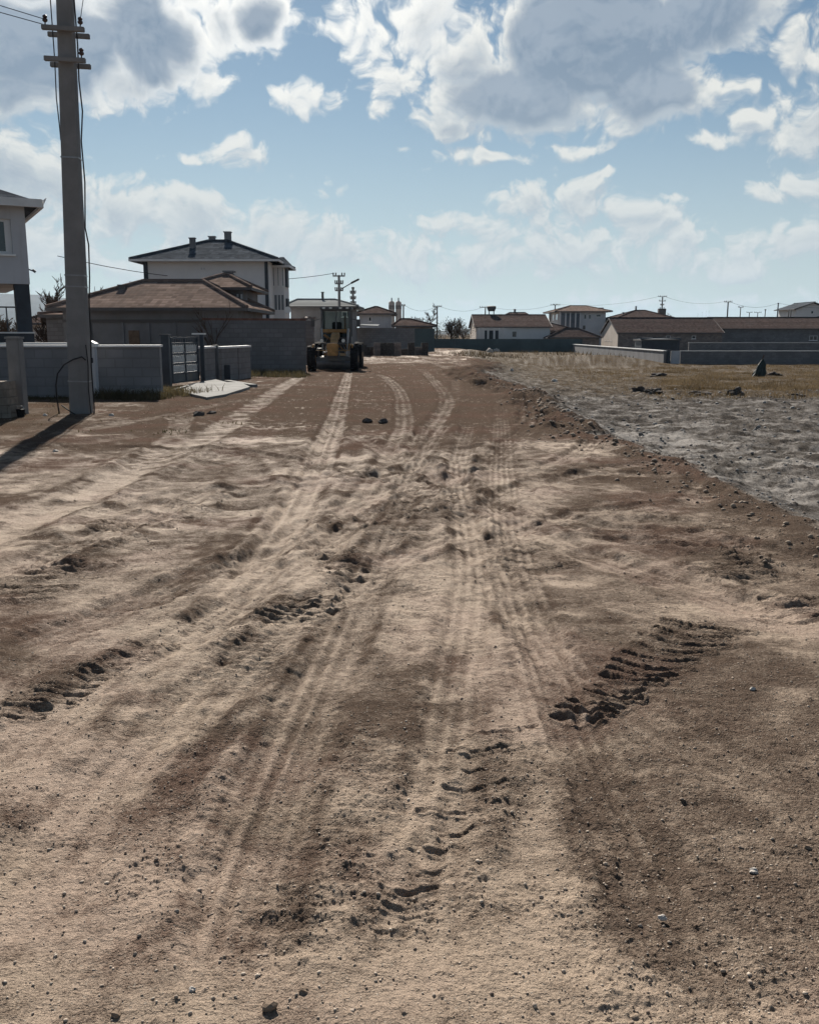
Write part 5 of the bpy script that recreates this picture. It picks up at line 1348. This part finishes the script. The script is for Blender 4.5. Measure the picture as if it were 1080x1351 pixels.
# ------------------------------------------------------------------ uncountable: gravel, clods, grass
def scatter_mesh(name, pts, rad, m, seed, flat=.6, nv=5):
    rs = np.random.RandomState(seed)
    import bmesh
    bm = bmesh.new(); bmesh.ops.create_icosphere(bm, subdivisions=1, radius=1)
    V = np.array([v.co[:] for v in bm.verts]); Fc = np.array([[v.index for v in f.verts] for f in bm.faces]); bm.free()
    N = len(pts); nvv = len(V)
    allv = np.zeros((N, nvv, 3), np.float32)
    var = [V * (1 + .35 * (rs.rand(nvv, 1) - .5) * 2) for _ in range(12)]
    for i in range(N):
        a = rs.rand() * 6.28; c, s = cos(a), sin(a); q = var[rs.randint(12)] * np.array([1, rs.uniform(.6, 1), rs.uniform(.4, .8)]) * rad[i]
        allv[i, :, 0] = q[:, 0] * c - q[:, 1] * s + pts[i][0]; allv[i, :, 1] = q[:, 0] * s + q[:, 1] * c + pts[i][1]; allv[i, :, 2] = q[:, 2] + pts[i][2]
    F_ = (Fc[None] + (np.arange(N) * nvv)[:, None, None]).reshape(-1, 3)
    me = bpy.data.meshes.new(name); me.vertices.add(N * nvv); me.vertices.foreach_set('co', allv.ravel())
    me.loops.add(len(F_) * 3); me.loops.foreach_set('vertex_index', F_.ravel().astype(np.int32)); me.polygons.add(len(F_))
    me.polygons.foreach_set('loop_start', (np.arange(len(F_)) * 3).astype(np.int32)); me.polygons.foreach_set('loop_total', np.full(len(F_), 3, np.int32))
    me.update(calc_edges=True); me.materials.append(m)
    o = bpy.data.objects.new(name, me); COL.objects.link(o); return o
gx, gy, gz, gdry, grough = GD
def pick(mask, n, seed, w=None):
    rs = np.random.RandomState(seed); idx = np.where(mask)[0]
    p = None
    if w is not None: p = w[idx]; p = p / p.sum()
    return rs.choice(idx, n, replace=False if len(idx) > n * 2 else True, p=p), rs
rr = np.sqrt(gx ** 2 + gy ** 2)
vis = (gy > 1.6) & (np.abs(gx) < .62 * gy + .5)
def stone_mat(name, c0, c1):
    m = bpy.data.materials.new(name); m.use_nodes = True; k = NT(m.node_tree); b = k.n['Principled BSDF']; b.inputs['Roughness'].default_value = .92
    v = k.node('ShaderNodeTexCoord').outputs['Object']
    wn = k.voro(v, 30, out=1); sp = k.node('ShaderNodeSeparateColor'); k.l.new(wn, sp.inputs[0])
    k.l.new(k.mix(sp.outputs[0], c0, c1), b.inputs['Base Color']); return m
idx, rs = pick(vis & (rr < 9), 15000, 1, rr * (.4 + grough))
rad = .0016 + .0026 * rs.rand(len(idx)) ** 2 + .005 * rs.rand(len(idx)) ** 14
o = scatter_mesh('gravel', [(gx[i], gy[i], gz[i] + rad[j] * .25) for j, i in enumerate(idx)], rad, stone_mat('gravel_stone', (.18, .13, .10), (.50, .42, .34)), 2)
o['kind'] = 'stuff'; o['label'] = 'fine gravel and pebbles strewn over the dirt road'; o['category'] = 'gravel'
wgt = np.clip(grough - .8, 0.08, 1) * rr ** 1.3
idx, rs = pick(vis & (rr < 22), 5500, 3, wgt)
rad = (.0018 + .0045 * rs.rand(len(idx)) ** 5) * (.55 + .45 * np.clip(rr[idx] / 5, 0, 1)) * (1 + rr[idx] * .08)
o = scatter_mesh('soil_clods', [(gx[i], gy[i], gz[i] + rad[j] * .3) for j, i in enumerate(idx)], rad, stone_mat('clod_soil', (.22, .165, .125), (.45, .35, .27)), 4)
o['kind'] = 'stuff'; o['label'] = 'crumbled soil clods along the ruts and tyre prints'; o['category'] = 'soil'

bxx = np.interp(gy, _by, _bx); dbm = gx - bxx
wb = np.exp(-((dbm + .1) / .45) ** 2) * rr
idx, rs = pick(vis & (rr > 5) & (rr < 34) & (np.abs(dbm) < 1.2), 3000, 8, wb)
rad = (.004 + .036 * rs.rand(len(idx)) ** 7) * np.clip(rr[idx] / 12, .6, 1.6)
o = scatter_mesh('bank_rubble', [(gx[i], gy[i], gz[i] + rad[j] * .3) for j, i in enumerate(idx)], rad, stone_mat('bank_soil', (.13, .095, .072), (.32, .25, .19)), 9)
o['kind'] = 'stuff'; o['label'] = 'crumbly brown soil lumps along the bank at the right road edge'; o['category'] = 'soil'
idx, rs = pick(vis & (dbm > .3) & (rr < 34) & (rr > 5), 1900, 10, rr)
rad = (.007 + .035 * rs.rand(len(idx)) ** 5) * np.clip(rr[idx] / 14, .6, 1.5)
o = scatter_mesh('field_stones', [(gx[i], gy[i], gz[i] + rad[j] * .3) for j, i in enumerate(idx)], rad, stone_mat('field_stone', (.12, .112, .105), (.36, .345, .33)), 11)
o['kind'] = 'stuff'; o['label'] = 'grey stones and mud lumps scattered over the grey field'; o['category'] = 'gravel'

def grass_obj(name, label, spots, m, seed, hmin, hmax, blades=12, wid=.012, spread=.18):
    rs = np.random.RandomState(seed); N = len(spots) * blades
    sp = np.repeat(np.array(spots), blades, axis=0)
    bx_ = sp[:, 0] + rs.normal(0, spread, N); by_ = sp[:, 1] + rs.normal(0, spread, N)
    bz_ = G_arr(bx_, by_) - .03; hh = rs.uniform(hmin, hmax, N) * sp[:, 2]
    a = rs.rand(N) * 6.28; l = rs.uniform(.1, .7, N) * hh; lx = np.cos(a) * l; ly = np.sin(a) * l
    w = wid * rs.uniform(.6, 1.5, N); t = rs.rand(N) * 6.28; wx = np.cos(t) * w; wy = np.sin(t) * w
    v = np.zeros((N, 5, 3), np.float32)
    v[:, 0] = np.stack([bx_ - wx, by_ - wy, bz_], 1); v[:, 1] = np.stack([bx_ + wx, by_ + wy, bz_], 1)
    mx, my, mz = bx_ + lx * .35, by_ + ly * .35, bz_ + hh * .6
    v[:, 2] = np.stack([mx + wx * .7, my + wy * .7, mz], 1); v[:, 3] = np.stack([mx - wx * .7, my - wy * .7, mz], 1)
    v[:, 4] = np.stack([bx_ + lx, by_ + ly, bz_ + hh], 1)
    base = (np.arange(N) * 5)[:, None]
    me = bpy.data.meshes.new(name); me.vertices.add(N * 5); me.vertices.foreach_set('co', v.ravel())
    qd = (base + np.array([[0, 1, 2, 3]])); tr = (base + np.array([[3, 2, 4]]))
    li = np.concatenate([qd, tr], 1).ravel().astype(np.int32)
    me.loops.add(N * 7); me.loops.foreach_set('vertex_index', li); me.polygons.add(N * 2)
    ls = np.stack([np.arange(N) * 7, np.arange(N) * 7 + 4], 1).ravel().astype(np.int32); lt = np.tile([4, 3], N).astype(np.int32)
    me.polygons.foreach_set('loop_start', ls); me.polygons.foreach_set('loop_total', lt); me.update(calc_edges=True); me.materials.append(m)
    o = bpy.data.objects.new(name, me); COL.objects.link(o); o['kind'] = 'stuff'; o['label'] = label; o['category'] = 'grass'; return o
def grass_mat(name, c0, c1):
    m = bpy.data.materials.new(name); m.use_nodes = True; k = NT(m.node_tree); b = k.n['Principled BSDF']; b.inputs['Roughness'].default_value = .9
    v = k.node('ShaderNodeTexCoord').outputs['Object']
    c = k.mix(k.ss(k.noise(v, .5, 5, .65), .35, .65), c0, c1); c = k.mix(k.math('MULTIPLY', k.noise(v, 14, 3), .6), c, tuple(q * .5 for q in c0))
    k.l.new(c, b.inputs['Base Color'])
    tl = k.node('ShaderNodeBsdfTranslucent'); k.l.new(c, tl.inputs[0]); ms_ = k.node('ShaderNodeMixShader'); ms_.inputs[0].default_value = .35
    k.l.new(b.outputs[0], ms_.inputs[1]); k.l.new(tl.outputs[0], ms_.inputs[2]); k.l.new(ms_.outputs[0], k.n['Material Output'].inputs[0])
    return m
q = random.Random(77); spots = []
while len(spots) < 5600:
    Yq = 26 + 54 * q.random() ** 1.2; Xq = q.uniform(4.5, .50 * Yq + 4)
    nz = float(fbm(np.array([Xq]), np.array([Yq]), .28, 3, 5)[0])
    left = 3.5 + .055 * Yq + (2.6 if Yq > 45 else 0) * q.random()
    if Xq < left + 2.2: continue
    if nz < .02 and q.random() < .86: continue
    if Xq < .27 * Yq and q.random() < .75: continue
    if Yq < 30 + 3 * float(fbm(np.array([Xq]), np.array([3.]), .5, 3, 8)[0]) and q.random() < .9: continue
    spots.append((Xq, Yq, (.7 + .9 * max(0, nz + .2)) * (1.25 if q.random() < .06 else .8)))
M_dgrass = grass_mat('dry_grass', (.12, .086, .047), (.27, .20, .12))
grass_obj('dry_grass', 'yellow brown dry grass covering the field at right', spots, M_dgrass, 5, .05, .20, 14, .010)
spots = []
for _ in range(420):
    t = q.random(); spots.append((at(30 + 185 * t, 520, 21.6)[0], 21.6 - abs(q.gauss(0, .25)), q.uniform(.2, .8) * (1.3 if t > .55 else .5)))
for _ in range(110):
    t = q.random(); c = gnd(214 + 15 * t, 522 - 2 * t); spots.append((c[0] + q.gauss(0, .4), c[1] + q.gauss(0, .3), q.uniform(.5, 1.0)))
for _ in range(260):
    t = q.random(); Yq = 37 + 5 * q.random(); spots.append((at(326 + 76 * t, 480, Yq)[0], Yq - 1 * q.random(), q.uniform(.3, 1.1)))
for _ in range(35):
    c = gnd(q.uniform(0, 330), q.uniform(535, 570)); spots.append((c[0], c[1], q.uniform(.1, .3)))
grass_obj('weeds', 'dull brown weeds along the foot of the left walls', spots, grass_mat('weed_blades', (.075, .065, .035), (.14, .11, .06)), 6, .10, .36, 12, .009, .12)
spots = []
for _ in range(160):
    c = gnd(q.uniform(600, 900), q.uniform(459, 474)); spots.append((c[0], min(c[1], 130), q.uniform(.6, 1.6)))
grass_obj('scrub', 'low dark scrub on the spoil heaps beyond the field', spots, grass_mat('scrub_blades', (.07, .055, .035), (.13, .10, .06)), 8, .12, .35, 12, .03, .6)

# ------------------------------------------------------------------ distant hills
def hills(name, px0, px1, prof, Y, depth, m):
    n = 60; vs = []; fs = []
    for i in range(n + 1):
        px = px0 + (px1 - px0) * i / n; t = i / n
        hpx = np.interp(px, [p[0] for p in prof], [p[1] for p in prof])
        hz = at(px, hpx, Y)[2] + 6 * float(fbm(np.array([i * .21]), np.array([2.]), 1, 4, 9)[0])
        x = at(px, hpx, Y)[0]
        vs += [(x * .93, Y - depth * .5, -3), (x * .97, Y - depth * .2, hz * .45), (x, Y, hz), (x * 1.05, Y + depth * .4, -3)]
    for i in range(n):
        for j in range(3): fs.append((i * 4 + j, (i + 1) * 4 + j, (i + 1) * 4 + j + 1, i * 4 + j + 1))
    o = MB().add(vs, fs).build(name, m, smooth=True); o['kind'] = 'structure'; return o
M_hill = mat('hill_scrub', (.050, .052, .048), .95, .3, .01)
hills('hills', -700, 330, [(-700, 380), (-60, 386), (60, 389), (110, 398), (200, 412), (330, 436)], 4200, 1600, M_hill)
hills('low_ridge', 560, 1700, [(560, 436), (700, 431), (900, 428), (1200, 426), (1700, 424)], 3800, 800, M_hill)

# ------------------------------------------------------------------ haze
hz = MB().box(-7600, 7600, -9300, 9300, -6, 215).build('haze', bpy.data.materials.new('haze_air'))
hz['kind'] = 'stuff'; hz['label'] = 'thin pale air between the camera and the far hills'; hz['category'] = 'haze'
hm = hz.data.materials[0]; hm.use_nodes = True; k = NT(hm.node_tree); k.n.clear()
pv = k.node('ShaderNodeVolumePrincipled'); pv.inputs['Color'].default_value = (.55, .76, 1.0, 1); pv.inputs['Density'].default_value = .00005; pv.inputs['Anisotropy'].default_value = .25
ou = k.node('ShaderNodeOutputMaterial'); k.l.new(pv.outputs[0], ou.inputs['Volume'])
